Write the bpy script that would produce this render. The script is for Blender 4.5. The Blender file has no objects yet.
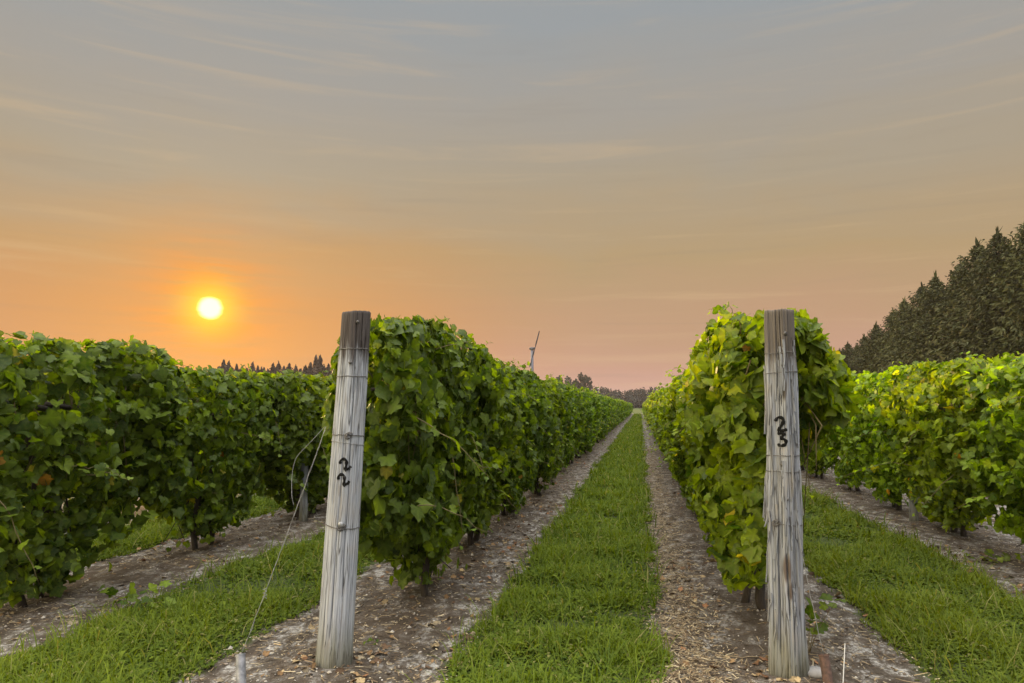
import bpy, math, random
import numpy as np
from mathutils import Vector, Matrix

# ------------------------------------------------------------------ camera, sky, sun, exposure
scene = bpy.context.scene
COL = scene.collection
R = math.radians

cam_data = bpy.data.cameras.new('camera')
cam = bpy.data.objects.new('camera', cam_data)
COL.objects.link(cam)
cam_data.sensor_fit = 'HORIZONTAL'
cam_data.sensor_width = 36.0
cam_data.lens = 36.0 * 700.0 / 1024.0
cam_data.clip_start = 0.05
cam_data.clip_end = 6000
cam.location = (0, 0, 1.55)
cam.rotation_euler = (R(95.183), 0, R(10.362))
scene.camera = cam

SUN_DIR = Vector((-0.55291, 0.82357, 0.12659)).normalized()
SUN_ELEV = math.asin(SUN_DIR.z)
SUN_AZ = math.atan2(SUN_DIR.x, SUN_DIR.y)          # from +Y towards +X
VIEW = Vector((-0.18, 0.98, 0.0)).normalized()

scene.view_settings.view_transform = 'Standard'
scene.view_settings.look = 'None'
scene.view_settings.exposure = 0.0
scene.view_settings.gamma = 1.0
scene.view_settings.use_curve_mapping = False
scene.cycles.max_bounces = 6
scene.cycles.transmission_bounces = 4
scene.cycles.transparent_max_bounces = 6
scene.cycles.sample_clamp_indirect = 4.0
scene.cycles.use_denoising = True
scene.render.filter_size = 1.1


def srgb(r, g, b):
    def f(c):
        c /= 255.0
        return c / 12.92 if c <= 0.04045 else ((c + 0.055) / 1.055) ** 2.4
    return (f(r), f(g), f(b), 1.0)


class NT:
    """small helper for building node trees"""
    def __init__(self, tree):
        self.t = tree
        self.n = tree.nodes
        self.l = tree.links

    def add(self, kind, **kw):
        nd = self.n.new(kind)
        for k, v in kw.items():
            setattr(nd, k, v)
        return nd

    def link(self, a, b):
        self.l.new(a, b)

    def put(self, sock, v):
        if hasattr(v, 'is_linked') or hasattr(v, 'links'):
            self.l.new(v, sock)
        else:
            sock.default_value = v

    def math(self, op, a, b=None, c=None, clamp=False):
        nd = self.n.new('ShaderNodeMath')
        nd.operation = op
        nd.use_clamp = clamp
        self.put(nd.inputs[0], a)
        if b is not None:
            self.put(nd.inputs[1], b)
        if c is not None:
            self.put(nd.inputs[2], c)
        return nd.outputs[0]

    def mix(self, fac, a, b, blend='MIX'):
        nd = self.n.new('ShaderNodeMix')
        nd.data_type = 'RGBA'
        nd.blend_type = blend
        self.put(nd.inputs[0], fac)
        self.put(nd.inputs[6], a)
        self.put(nd.inputs[7], b)
        return nd.outputs[2]

    def ramp(self, fac, stops, interp='LINEAR'):
        nd = self.n.new('ShaderNodeValToRGB')
        cr = nd.color_ramp
        cr.interpolation = interp
        while len(cr.elements) < len(stops):
            cr.elements.new(0.5)
        for e, (p, c) in zip(cr.elements, stops):
            e.position = p
            e.color = c if hasattr(c, '__len__') else (c, c, c, 1)
        self.put(nd.inputs[0], fac)
        return nd.outputs[0]

    def noise(self, vec, scale, detail=4.0, rough=0.55, dist=0.0):
        nd = self.n.new('ShaderNodeTexNoise')
        nd.inputs['Scale'].default_value = scale
        nd.inputs['Detail'].default_value = detail
        nd.inputs['Roughness'].default_value = rough
        nd.inputs['Distortion'].default_value = dist
        if vec is not None:
            self.put(nd.inputs['Vector'], vec)
        return nd.outputs['Fac']

    def mapping(self, vec, scale=(1, 1, 1), rot=(0, 0, 0), loc=(0, 0, 0)):
        nd = self.n.new('ShaderNodeMapping')
        nd.inputs['Scale'].default_value = scale
        nd.inputs['Rotation'].default_value = rot
        nd.inputs['Location'].default_value = loc
        self.put(nd.inputs['Vector'], vec)
        return nd.outputs[0]

    def dot(self, a, b):
        nd = self.n.new('ShaderNodeVectorMath')
        nd.operation = 'DOT_PRODUCT'
        self.put(nd.inputs[0], a)
        self.put(nd.inputs[1], b)
        return nd.outputs['Value']

    def maprange(self, v, a, b, c=0.0, d=1.0, smooth=True):
        nd = self.n.new('ShaderNodeMapRange')
        nd.interpolation_type = 'SMOOTHSTEP' if smooth else 'LINEAR'
        self.put(nd.inputs['Value'], v)
        nd.inputs['From Min'].default_value = a
        nd.inputs['From Max'].default_value = b
        nd.inputs['To Min'].default_value = c
        nd.inputs['To Max'].default_value = d
        return nd.outputs['Result']


# ---- the evening sky
world = bpy.data.worlds.new('World')
scene.world = world
world.use_nodes = True
w = NT(world.node_tree)
w.n.clear()
tc = w.add('ShaderNodeTexCoord')
D = tc.outputs['Generated']
sep = w.add('ShaderNodeSeparateXYZ')
w.link(D, sep.inputs[0])
dz = sep.outputs['Z']
# bands of thin high cloud, stretched along the horizon
warp = w.noise(w.mapping(D, (2.0, 2.0, 9.0), (R(5), R(-4), 0)), 1.6, 5, 0.55, 0.6)
streak = w.noise(w.mapping(D, (1.3, 1.3, 22.0), (R(4), R(-5), 0), (3, 1, 2)), 2.2, 6, 0.6, 0.5)
dzw = w.math('ADD', dz, w.math('MULTIPLY', w.math('SUBTRACT', warp, 0.5), 0.10))
grad = w.ramp(w.maprange(dzw, 0.0, 1.0, 0, 1, False), [
    (0.0, srgb(197, 153, 139)),
    (0.05, srgb(196, 152, 131)),
    (0.12, srgb(190, 152, 120)),
    (0.20, srgb(181, 154, 115)),
    (0.30, srgb(171, 157, 135)),
    (0.40, srgb(164, 158, 149)),
    (0.50, srgb(154, 158, 160)),
    (1.0, srgb(138, 148, 158)),
])
# angle from the sun
cs = w.dot(D, tuple(SUN_DIR))
ang = w.math('DEGREES', w.math('ARCCOSINE', w.math('MINIMUM', cs, 0.9999999)))
band = w.noise(w.mapping(D, (6.0, 6.0, 60.0), (R(3), R(-3), 0)), 1.5, 4, 0.55, 0.4)   # thin cloud bars across the sun
angw = w.math('ADD', ang, w.math('MULTIPLY', w.math('SUBTRACT', band, 0.5), 0.4))
# wide warm flush on the sun's side, flattened along the horizon
hx = w.math('SUBTRACT', 1.0, w.dot(D, (math.sin(SUN_AZ), math.cos(SUN_AZ), 0.0)))
flush = w.math('MULTIPLY', w.maprange(ang, 2.0, 33.0, 1.0, 0.0), w.maprange(dzw, 0.32, 0.08, 0.0, 1.0))
c1 = w.mix(w.math('MULTIPLY', flush, 0.74), grad, srgb(216, 138, 40))
# streaks
sfac = w.maprange(streak, 0.52, 0.78, 0.0, 1.0)
c2 = w.mix(w.math('MULTIPLY', sfac, 0.27), c1, srgb(216, 184, 140))
dark = w.maprange(streak, 0.46, 0.25, 0.0, 1.0)
c3 = w.mix(w.math('MULTIPLY', dark, 0.12), c2, srgb(128, 122, 116))
# aureole
g1 = w.math('POWER', 2.718, w.math('MULTIPLY', w.math('MULTIPLY', ang, ang), -1.0 / (4.2 ** 2)))
g1 = w.math('MULTIPLY', g1, w.maprange(band, 0.36, 0.62, 0.42, 1.15))
c4 = w.mix(w.math('MULTIPLY', g1, 0.95, clamp=True), c3, srgb(244, 142, 0))
g2 = w.math('POWER', 2.718, w.math('MULTIPLY', w.math('MULTIPLY', angw, angw), -1.0 / (1.75 ** 2)))
c5 = w.mix(w.math('MULTIPLY', g2, 1.0, clamp=True), c4, (1.05, 0.72, 0.0, 1))
disc = w.maprange(angw, 0.98, 0.50, 0.0, 1.0)
c6 = w.mix(disc, c5, (3.0, 2.3, 0.85, 1))
# added fill light: unseen sky overhead and behind the camera brightened for the foreground
fwd = w.dot(D, tuple(VIEW))
lift = w.maprange(dz, 0.02, 0.5, 0.45, 1.0)
rear = w.math('MULTIPLY', w.maprange(fwd, 0.50, -0.2, 0.0, 1.0), lift)
c7 = w.mix(rear, c6, (1.7, 1.7, 1.7, 1))
zen = w.maprange(dz, 0.63, 0.90, 0.0, 1.0)
c7 = w.mix(zen, c7, (5.2, 5.15, 4.9, 1))
# added warm fill: unseen sky further left brightened to light left-facing leaves
sidew = w.maprange(w.dot(D, (-0.90, -0.43, 0.05)), 0.55, 0.88, 0.0, 1.0)
c7 = w.mix(sidew, c7, (5.6, 4.6, 2.7, 1))
# below the horizon
c8 = w.mix(w.maprange(dz, -0.005, -0.03, 0.0, 1.0), c7, (0.10, 0.10, 0.07, 1))
bg = w.add('ShaderNodeBackground')
w.link(c8, bg.inputs['Color'])
bg.inputs['Strength'].default_value = 1.0
sky = w.add('ShaderNodeTexSky')
sky.sky_type = 'NISHITA'
sky.sun_disc = False
sky.sun_elevation = SUN_ELEV
sky.sun_rotation = SUN_AZ
sky.dust_density = 2.0
bg2 = w.add('ShaderNodeBackground')
w.link(sky.outputs[0], bg2.inputs['Color'])
bg2.inputs['Strength'].default_value = 0.003
addsh = w.add('ShaderNodeAddShader')
w.link(bg.outputs[0], addsh.inputs[0])
w.link(bg2.outputs[0], addsh.inputs[1])
wo = w.add('ShaderNodeOutputWorld')
w.link(addsh.outputs[0], wo.inputs['Surface'])

# ---- the low sun
sl = bpy.data.lights.new('sun', 'SUN')
sl.energy = 5.0
sl.angle = R(0.5)
sl.color = (1.0, 0.62, 0.28)
sun = bpy.data.objects.new('sun', sl)
COL.objects.link(sun)
sun.rotation_euler = (-SUN_DIR).to_track_quat('-Z', 'Y').to_euler()
sun.location = (-20, 30, 20)

# ------------------------------------------------------------------ helpers
rng = np.random.default_rng(22)
random.seed(22)


def put_props(o, label=None, cat=None, group=None, kind=None):
    if label:
        o['label'] = label
    if cat:
        o['category'] = cat
    if group:
        o['group'] = group
    if kind:
        o['kind'] = kind
    return o


def link(o, parent=None):
    COL.objects.link(o)
    if parent is not None:
        o.parent = parent
    return o


def np_mesh(name, V, faces, col=None, smooth=True, mat=None):
    """faces: list of int arrays (n,k)"""
    me = bpy.data.meshes.new(name)
    V = np.asarray(V, dtype=np.float32)
    me.vertices.add(len(V))
    me.vertices.foreach_set('co', V.ravel())
    faces = [np.asarray(f, dtype=np.int32) for f in faces if len(f)]
    nl = sum(f.size for f in faces)
    npoly = sum(len(f) for f in faces)
    me.loops.add(nl)
    me.loops.foreach_set('vertex_index', np.concatenate([f.ravel() for f in faces]))
    me.polygons.add(npoly)
    tot = np.concatenate([np.full(len(f), f.shape[1], dtype=np.int32) for f in faces])
    start = np.concatenate([[0], np.cumsum(tot)[:-1]]).astype(np.int32)
    me.polygons.foreach_set('loop_start', start)
    me.polygons.foreach_set('use_smooth', np.full(npoly, smooth))
    if col is not None:
        ca = me.color_attributes.new('tint', 'FLOAT_COLOR', 'POINT')
        c4_ = np.ones((len(V), 4), dtype=np.float32)
        c4_[:, :col.shape[1]] = col
        ca.data.foreach_set('color', c4_.ravel())
    me.update(calc_edges=True)
    me.validate()
    if mat:
        me.materials.append(mat)
    return me


class Acc:
    """collects verts, faces (and tint) for one mesh"""
    def __init__(self):
        self.V, self.F, self.C, self.n = [], [], [], 0

    def add(self, V, faces, col=None):
        V = np.asarray(V, dtype=float).reshape(-1, 3)
        for f in faces:
            f = np.asarray(f, dtype=int)
            if len(f):
                self.F.append(f + self.n)
        self.V.append(V)
        if col is not None:
            self.C.append(np.broadcast_to(np.asarray(col, dtype=float), (len(V), 3)))
        self.n += len(V)

    def tube(self, pts, rad, sides=6, caps=True, col=None):
        P = np.asarray(pts, dtype=float)
        n = len(P)
        rad = np.broadcast_to(np.asarray(rad, dtype=float), (n,))
        T = np.gradient(P, axis=0)
        T /= np.linalg.norm(T, axis=1)[:, None] + 1e-12
        ref = np.array([0, 0, 1.0]) if abs(T[0, 2]) < 0.9 else np.array([1.0, 0, 0])
        V = np.zeros((n, sides, 3))
        for i in range(n):
            a = ref - T[i] * (ref @ T[i])
            a /= np.linalg.norm(a) + 1e-12
            b = np.cross(T[i], a)
            ref = a
            th = np.arange(sides) * 2 * np.pi / sides
            V[i] = P[i] + rad[i] * (np.cos(th)[:, None] * a + np.sin(th)[:, None] * b)
        idx = np.arange(n * sides).reshape(n, sides)
        q = np.stack([idx[:-1], np.roll(idx[:-1], -1, 1), np.roll(idx[1:], -1, 1), idx[1:]], -1).reshape(-1, 4)
        fs = [q]
        if caps:
            fs += [idx[0][::-1][None], idx[-1][None]]
        self.add(V.reshape(-1, 3), fs, col)

    def box(self, c, s, rot=None, col=None):
        c = np.asarray(c, float)
        s = np.asarray(s, float) / 2
        v = np.array([[x, y, z] for x in (-1, 1) for y in (-1, 1) for z in (-1, 1)], float) * s
        if rot is not None:
            v = v @ np.asarray(rot).T
        self.add(v + c, [[[0, 1, 3, 2], [4, 6, 7, 5], [0, 4, 5, 1], [2, 3, 7, 6], [0, 2, 6, 4], [1, 5, 7, 3]]], col)

    def mesh(self, name, mat=None, smooth=True):
        V = np.concatenate(self.V)
        bysize = {}
        for f in self.F:
            bysize.setdefault(f.shape[1], []).append(f)
        F = [np.concatenate(v) for v in bysize.values()]
        C_ = np.concatenate(self.C) if self.C else None
        return np_mesh(name, V, F, C_, smooth, mat)


def new_obj(name, mesh, parent=None):
    return link(bpy.data.objects.new(name, mesh), parent)


def empty(name, loc, rot=(0, 0, 0)):
    o = bpy.data.objects.new(name, None)
    o.empty_display_size = 0.2
    o.location = loc
    o.rotation_euler = rot
    return link(o)


def copy_thing(o, parent=None):
    c = o.copy()
    link(c, parent)
    for ch in list(o.children):
        copy_thing(ch, c)
    return c


def base_mat(name):
    m = bpy.data.materials.new(name)
    m.use_nodes = True
    t = NT(m.node_tree)
    bs = t.n['Principled BSDF']
    return m, t, bs


def wave_noise(n=6, fmax=6.0, seed=0):
    """a cheap smooth 2D random function"""
    r = np.random.default_rng(seed)
    k = r.normal(size=(n, 2)) * fmax
    p = r.uniform(0, 6.28, n)
    a = r.uniform(0.5, 1.0, n)
    a /= a.sum()

    def f(u, v):
        s = 0
        for i in range(n):
            s = s + a[i] * np.sin(k[i, 0] * u + k[i, 1] * v + p[i])
        return s
    return f


# ------------------------------------------------------------------ materials
def leaf_material(name, trans=0.46, rough=0.46, spec=0.18):
    m, t, bs = base_mat(name)
    at = t.add('ShaderNodeAttribute', attribute_name='tint')
    info = t.add('ShaderNodeObjectInfo')
    geo = t.add('ShaderNodeNewGeometry')
    co = t.add('ShaderNodeTexCoord')
    hs = t.add('ShaderNodeHueSaturation')
    t.link(at.outputs['Color'], hs.inputs['Color'])
    t.put(hs.inputs['Hue'], t.math('ADD', 0.49, t.math('MULTIPLY', info.outputs['Random'], 0.02)))
    t.put(hs.inputs['Value'], t.math('ADD', 0.88, t.math('MULTIPLY', info.outputs['Random'], 0.28)))
    mott = t.noise(co.outputs['Object'], 45.0, 3.0)
    col = t.mix(t.maprange(mott, 0.35, 0.7, 0.0, 0.45), hs.outputs[0], (0.11, 0.13, 0.02, 1))
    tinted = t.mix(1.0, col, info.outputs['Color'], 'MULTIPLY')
    under = t.mix(0.25, tinted, (0.12, 0.16, 0.05, 1))
    colf = t.mix(geo.outputs['Backfacing'], tinted, under)
    t.link(colf, bs.inputs['Base Color'])
    bs.inputs['Roughness'].default_value = rough
    bs.inputs['Specular IOR Level'].default_value = spec
    tr = t.add('ShaderNodeBsdfTranslucent')
    tcol = t.mix(1.0, tinted, (2.1, 2.0, 0.4, 1), 'MULTIPLY')
    t.link(tcol, tr.inputs['Color'])
    mx = t.add('ShaderNodeMixShader')
    mx.inputs[0].default_value = trans
    t.link(bs.outputs[0], mx.inputs[1])
    t.link(tr.outputs[0], mx.inputs[2])
    bmp = t.add('ShaderNodeBump')
    bmp.inputs['Strength'].default_value = 0.35
    bmp.inputs['Distance'].default_value = 0.01
    t.link(t.noise(co.outputs['Object'], 60.0, 3.0), bmp.inputs['Height'])
    t.link(bmp.outputs[0], bs.inputs['Normal'])
    t.link(mx.outputs[0], t.n['Material Output'].inputs['Surface'])
    return m


M = {}
M['vine_leaf'] = leaf_material('vine_leaf')
M['grass'] = leaf_material('grass_blade', 0.30, 0.7, 0.04)


def bark_material(name, ca, cb, scale=18):
    m, t, bs = base_mat(name)
    co = t.add('ShaderNodeTexCoord')
    v = t.mapping(co.outputs['Object'], (1, 1, 0.25))
    n1 = t.noise(v, scale, 6, 0.65, 0.4)
    t.link(t.ramp(n1, [(0.3, ca), (0.7, cb)]), bs.inputs['Base Color'])
    bs.inputs['Roughness'].default_value = 0.9
    b = t.add('ShaderNodeBump')
    b.inputs['Strength'].default_value = 0.8
    b.inputs['Distance'].default_value = 0.02
    t.link(n1, b.inputs['Height'])
    t.link(b.outputs[0], bs.inputs['Normal'])
    return m


M['vine_bark'] = bark_material('vine_bark', (0.012, 0.009, 0.007, 1), (0.055, 0.040, 0.029, 1), 40)
M['cane'] = bark_material('vine_cane', (0.09, 0.06, 0.03, 1), (0.16, 0.13, 0.05, 1), 40)
M['tree_bark'] = bark_material('tree_bark', (0.04, 0.03, 0.02, 1), (0.12, 0.09, 0.07, 1), 6)


def needle_material():
    m, t, bs = base_mat('spruce_needles')
    at = t.add('ShaderNodeAttribute', attribute_name='tint')
    info = t.add('ShaderNodeObjectInfo')
    hs = t.add('ShaderNodeHueSaturation')
    t.link(at.outputs['Color'], hs.inputs['Color'])
    t.put(hs.inputs['Value'], t.math('ADD', 0.8, t.math('MULTIPLY', info.outputs['Random'], 0.4)))
    t.link(hs.outputs[0], bs.inputs['Base Color'])
    bs.inputs['Roughness'].default_value = 0.75
    bs.inputs['Specular IOR Level'].default_value = 0.2
    return m


M['needles'] = needle_material()


def wood_material(name, top_z, seed, brown=(0.048, 0.036, 0.031, 1), scars=(), pale=1.0):
    m, t, bs = base_mat(name)
    co = t.add('ShaderNodeTexCoord')
    O = co.outputs['Object']
    s1 = t.noise(t.mapping(O, (1, 1, 0.035), loc=(seed, 0, 0)), 95, 5, 0.65, 0.3)
    s2 = t.noise(t.mapping(O, (1, 1, 0.10), loc=(0, seed, 0)), 26, 5, 0.6, 0.8)
    s3 = t.noise(t.mapping(O, (1, 1, 0.6), loc=(0, 0, seed)), 7, 4)
    grey = t.ramp(s1, [(0.30, (0.085, 0.083, 0.088, 1)), (0.45, (0.235 * pale, 0.245 * pale, 0.27 * pale, 1)), (0.78, (0.38 * pale, 0.395 * pale, 0.43 * pale, 1))])
    c = t.mix(t.maprange(s2, 0.56, 0.75, 0, 0.7), grey, (0.20, 0.17, 0.14, 1))
    c = t.mix(t.maprange(s3, 0.5, 0.72, 0, 0.45), c, (0.30, 0.27, 0.235, 1))
    crk = t.noise(t.mapping(O, (1, 1, 0.018), loc=(seed, seed, 0)), 46, 2, 0.5, 0.2)
    crack = t.maprange(t.math('ABSOLUTE', t.math('SUBTRACT', crk, 0.5)), 0.0, 0.016, 1.0, 0.0)
    c = t.mix(t.math('MULTIPLY', crack, 0.75), c, (0.05, 0.042, 0.036, 1))
    sp = t.add('ShaderNodeSeparateXYZ')
    t.link(O, sp.inputs[0])
    zz = t.math('ADD', sp.outputs['Z'], t.math('MULTIPLY', t.math('SUBTRACT', s2, 0.5), 0.5))
    dk = t.maprange(zz, top_z - 0.36, top_z - 0.20, 0.0, 0.93)
    c = t.mix(dk, c, brown)
    for (px_, py_, pz_, rr_, cc_) in scars:
        vm = t.add('ShaderNodeVectorMath', operation='DISTANCE')
        t.link(t.mapping(O, (1, 1, 0.35)), vm.inputs[0])
        vm.inputs[1].default_value = (px_, py_, pz_ * 0.35)
        dd = t.math('ADD', vm.outputs['Value'], t.math('MULTIPLY', t.math('SUBTRACT', s2, 0.5), 0.05))
        c = t.mix(t.maprange(dd, rr_, rr_ * 0.55, 0.0, 0.9), c, cc_)
    moss = t.maprange(zz, 0.34, 0.06, 0.0, 0.65)
    c = t.mix(moss, c, (0.13, 0.125, 0.075, 1))
    c = t.mix(t.maprange(zz, 0.10, 0.0, 0.0, 0.7), c, (0.07, 0.062, 0.04, 1))
    t.link(c, bs.inputs['Base Color'])
    bs.inputs['Roughness'].default_value = 0.85
    bs.inputs['Specular IOR Level'].default_value = 0.25
    b = t.add('ShaderNodeBump')
    b.inputs['Strength'].default_value = 0.9
    b.inputs['Distance'].default_value = 0.008
    h = t.math('SUBTRACT', t.math('ADD', s1, t.math('MULTIPLY', s2, 0.6)), t.math('MULTIPLY', crack, 1.2))
    t.link(h, b.inputs['Height'])
    t.link(b.outputs[0], bs.inputs['Normal'])
    return m


def metal_material(name, ca, cb, rough=0.6, metallic=0.6, scale=60):
    m, t, bs = base_mat(name)
    co = t.add('ShaderNodeTexCoord')
    n1 = t.noise(co.outputs['Object'], scale, 5, 0.6)
    t.link(t.ramp(n1, [(0.35, ca), (0.65, cb)]), bs.inputs['Base Color'])
    bs.inputs['Metallic'].default_value = metallic
    bs.inputs['Roughness'].default_value = rough
    return m


M['wire'] = metal_material('old_wire', (0.05, 0.045, 0.042, 1), (0.16, 0.15, 0.145, 1), 0.6, 0.5)
M['bright_wire'] = metal_material('galvanised_wire', (0.15, 0.15, 0.15, 1), (0.28, 0.28, 0.29, 1), 0.5, 0.5)
M['galv'] = metal_material('galvanised_pipe', (0.16, 0.165, 0.18, 1), (0.30, 0.30, 0.32, 1), 0.6, 0.5, 30)
M['rust'] = metal_material('rusty_pipe', (0.045, 0.028, 0.022, 1), (0.11, 0.060, 0.044, 1), 0.9, 0.0, 40)
M['white_rod'] = metal_material('white_rod', (0.36, 0.36, 0.36, 1), (0.5, 0.5, 0.5, 1), 0.5, 0.0)
M['black_paint'] = metal_material('black_paint', (0.004, 0.004, 0.004, 1), (0.010, 0.009, 0.008, 1), 0.9, 0.0)
_t = NT(M['black_paint'].node_tree)
_o = _t.add('ShaderNodeTexCoord').outputs['Object']
_w = _t.maprange(_t.noise(_t.mapping(_o, (1, 1, 0.12)), 120, 3, 0.6), 0.58, 0.72, 0, 0.55)      # paint worn along the grain
_t.link(_t.mix(_w, (0.006, 0.006, 0.006, 1), (0.15, 0.145, 0.145, 1)), _t.n['Principled BSDF'].inputs['Base Color'])
M['black_paint'].node_tree.nodes['Principled BSDF'].inputs['Specular IOR Level'].default_value = 0.1
M['tower'] = metal_material('painted_tower', (0.075, 0.072, 0.095, 1), (0.10, 0.095, 0.12, 1), 0.6, 0.0, 2)
M['tower_white'] = metal_material('white_tower', (0.55, 0.55, 0.56, 1), (0.65, 0.65, 0.65, 1), 0.6, 0.0, 2)
M['blade'] = metal_material('fan_blade', (0.035, 0.035, 0.04, 1), (0.06, 0.055, 0.06, 1), 0.5, 0.0, 2)
M['stone'] = bark_material('pale_stone', (0.16, 0.155, 0.16, 1), (0.30, 0.29, 0.29, 1), 9)


def litter_material(name):
    m, t, bs = base_mat(name)
    at = t.add('ShaderNodeAttribute', attribute_name='tint')
    t.link(at.outputs['Color'], bs.inputs['Base Color'])
    bs.inputs['Roughness'].default_value = 0.85
    bs.inputs['Specular IOR Level'].default_value = 0.2
    return m


M['litter'] = litter_material('dry_litter')

# ------------------------------------------------------------------ ground
ROW_X = {20: -7.25, 21: -4.65, 22: -1.81, 23: 0.82, 24: 3.68}
STRIPS = [(-6.58, -5.32), (-3.84, -2.56), (-1.12, 0.10), (1.60, 2.98)]     # grass between the rows
edge_noise = [wave_noise(8, 3.5, 100 + i) for i in range(8)]
row_start = 3.2


def ground_z(x, y):
    """relief of the ground: low banks under the vines, shallow wheel tracks, clods"""
    z = np.zeros_like(x)
    near = np.exp(-np.maximum(y - 3, 0) / 60.0)
    for rx in ROW_X.values():
        z += 0.035 * np.exp(-((x - rx) / 0.38) ** 2) * near
    z += 0.012 * wave_noise(8, 5.0, 5)(x, y) * near
    z += 0.010 * wave_noise(10, 14.0, 6)(x, y) * np.exp(-np.maximum(y - 3, 0) / 15.0)
    z += 0.008 * wave_noise(12, 40.0, 7)(x, y) * np.exp(-np.maximum(y - 3, 0) / 8.0)
    return z


def axis(lo, fine_lo, fine_hi, hi, step, g):
    a = list(np.arange(fine_lo, fine_hi + step / 2, step))
    s, v = step, a[-1]
    while v < hi:
        s *= g
        v += s
        a.append(v)
    s, v, pre = step, a[0], []
    while v > lo:
        s *= g
        v -= s
        pre.append(v)
    return np.array(pre[::-1] + a)


gx = axis(-900, -8.0, 5.5, 900, 0.035, 1.12)
gy = axis(-300, 2.4, 9.0, 1000, 0.035, 1.035)
XX, YY = np.meshgrid(gx, gy)
ZZ = ground_z(XX, YY)
ni, nj = XX.shape
idx = np.arange(ni * nj).reshape(ni, nj)
quads = np.stack([idx[:-1, :-1], idx[:-1, 1:], idx[1:, 1:], idx[1:, :-1]], -1).reshape(-1, 4)


def ground_material():
    m, t, bs = base_mat('vineyard_ground')
    co = t.add('ShaderNodeTexCoord')
    O = co.outputs['Object']
    sp = t.add('ShaderNodeSeparateXYZ')
    t.link(O, sp.inputs[0])
    x, y = sp.outputs['X'], sp.outputs['Y']
    big = t.noise(O, 1.3, 4, 0.6)
    mid = t.noise(t.mapping(O, (1, 0.6, 1)), 7.0, 8, 0.72, 0.3)
    fine = t.noise(O, 38, 6, 0.7)
    tiny = t.noise(O, 160, 4, 0.7)
    # bare soil: pale sandy crust, brown crumbs, straw-coloured bits
    soil = t.ramp(mid, [(0.37, (0.045, 0.035, 0.027, 1)), (0.47, (0.10, 0.082, 0.066, 1)),
                        (0.525, (0.19, 0.170, 0.150, 1)), (0.59, (0.44, 0.42, 0.395, 1))])
    soil = t.mix(t.maprange(fine, 0.44, 0.60, 0, 0.80), soil, (0.085, 0.066, 0.050, 1))
    und = None
    for rx in ROW_X.values():                                # soil mixed to a darker brown along the vine rows
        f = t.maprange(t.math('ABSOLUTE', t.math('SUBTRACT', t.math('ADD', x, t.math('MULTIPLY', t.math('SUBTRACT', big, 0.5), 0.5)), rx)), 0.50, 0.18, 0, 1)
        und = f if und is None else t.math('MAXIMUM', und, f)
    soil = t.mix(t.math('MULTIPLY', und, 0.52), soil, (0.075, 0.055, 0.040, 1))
    soil = t.mix(t.maprange(tiny, 0.58, 0.72, 0, 0.55), soil, (0.26, 0.20, 0.125, 1))
    soil = t.mix(t.maprange(big, 0.48, 0.64, 0, 0.40), soil, (0.14, 0.105, 0.08, 1))
    green = t.ramp(t.noise(O, 9, 5, 0.65), [(0.35, (0.030, 0.042, 0.012, 1)), (0.65, (0.075, 0.095, 0.028, 1))])
    # grass strips
    wob = t.math('MULTIPLY', t.math('SUBTRACT', t.noise(O, 3.2, 4, 0.6), 0.5), 0.42)
    xw = t.math('ADD', x, wob)
    fac = None
    for a, b in STRIPS:
        f = t.math('MULTIPLY', t.maprange(xw, a - 0.05, a + 0.07, 0, 1), t.maprange(xw, b - 0.07, b + 0.05, 1, 0))
        fac = f if fac is None else t.math('MAXIMUM', fac, f)
    # meadow outside the vineyard block
    out = t.math('MAXIMUM', t.maprange(x, 5.5, 7.5, 0, 1), t.maprange(x, -8.2, -10.0, 0, 1))
    out = t.math('MAXIMUM', out, t.maprange(y, 128, 134, 0, 1))
    out = t.math('MAXIMUM', out, t.maprange(y, 1.0, -0.6, 0, 1))
    fac = t.math('MAXIMUM', fac, out)
    # short green weeds in the far distance read as grass texture
    c = t.mix(fac, soil, green)
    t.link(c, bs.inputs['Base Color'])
    bs.inputs['Roughness'].default_value = 0.95
    bs.inputs['Specular IOR Level'].default_value = 0.15
    b = t.add('ShaderNodeBump')
    b.inputs['Strength'].default_value = 0.9
    b.inputs['Distance'].default_value = 0.03
    t.link(t.math('ADD', t.math('ADD', mid, fine), t.math('MULTIPLY', tiny, 0.5)), b.inputs['Height'])
    t.link(b.outputs[0], bs.inputs['Normal'])
    return m


M['ground'] = ground_material()
ground = new_obj('ground', np_mesh('ground', np.stack([XX, YY, ZZ], -1).reshape(-1, 3), [quads], mat=M['ground']))
put_props(ground, 'sandy bare soil and grassed aisles under the vineyard rows', 'ground', kind='structure')


def gz(x, y):
    return float(ground_z(np.array([float(x)]), np.array([float(y)]))[0])


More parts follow.
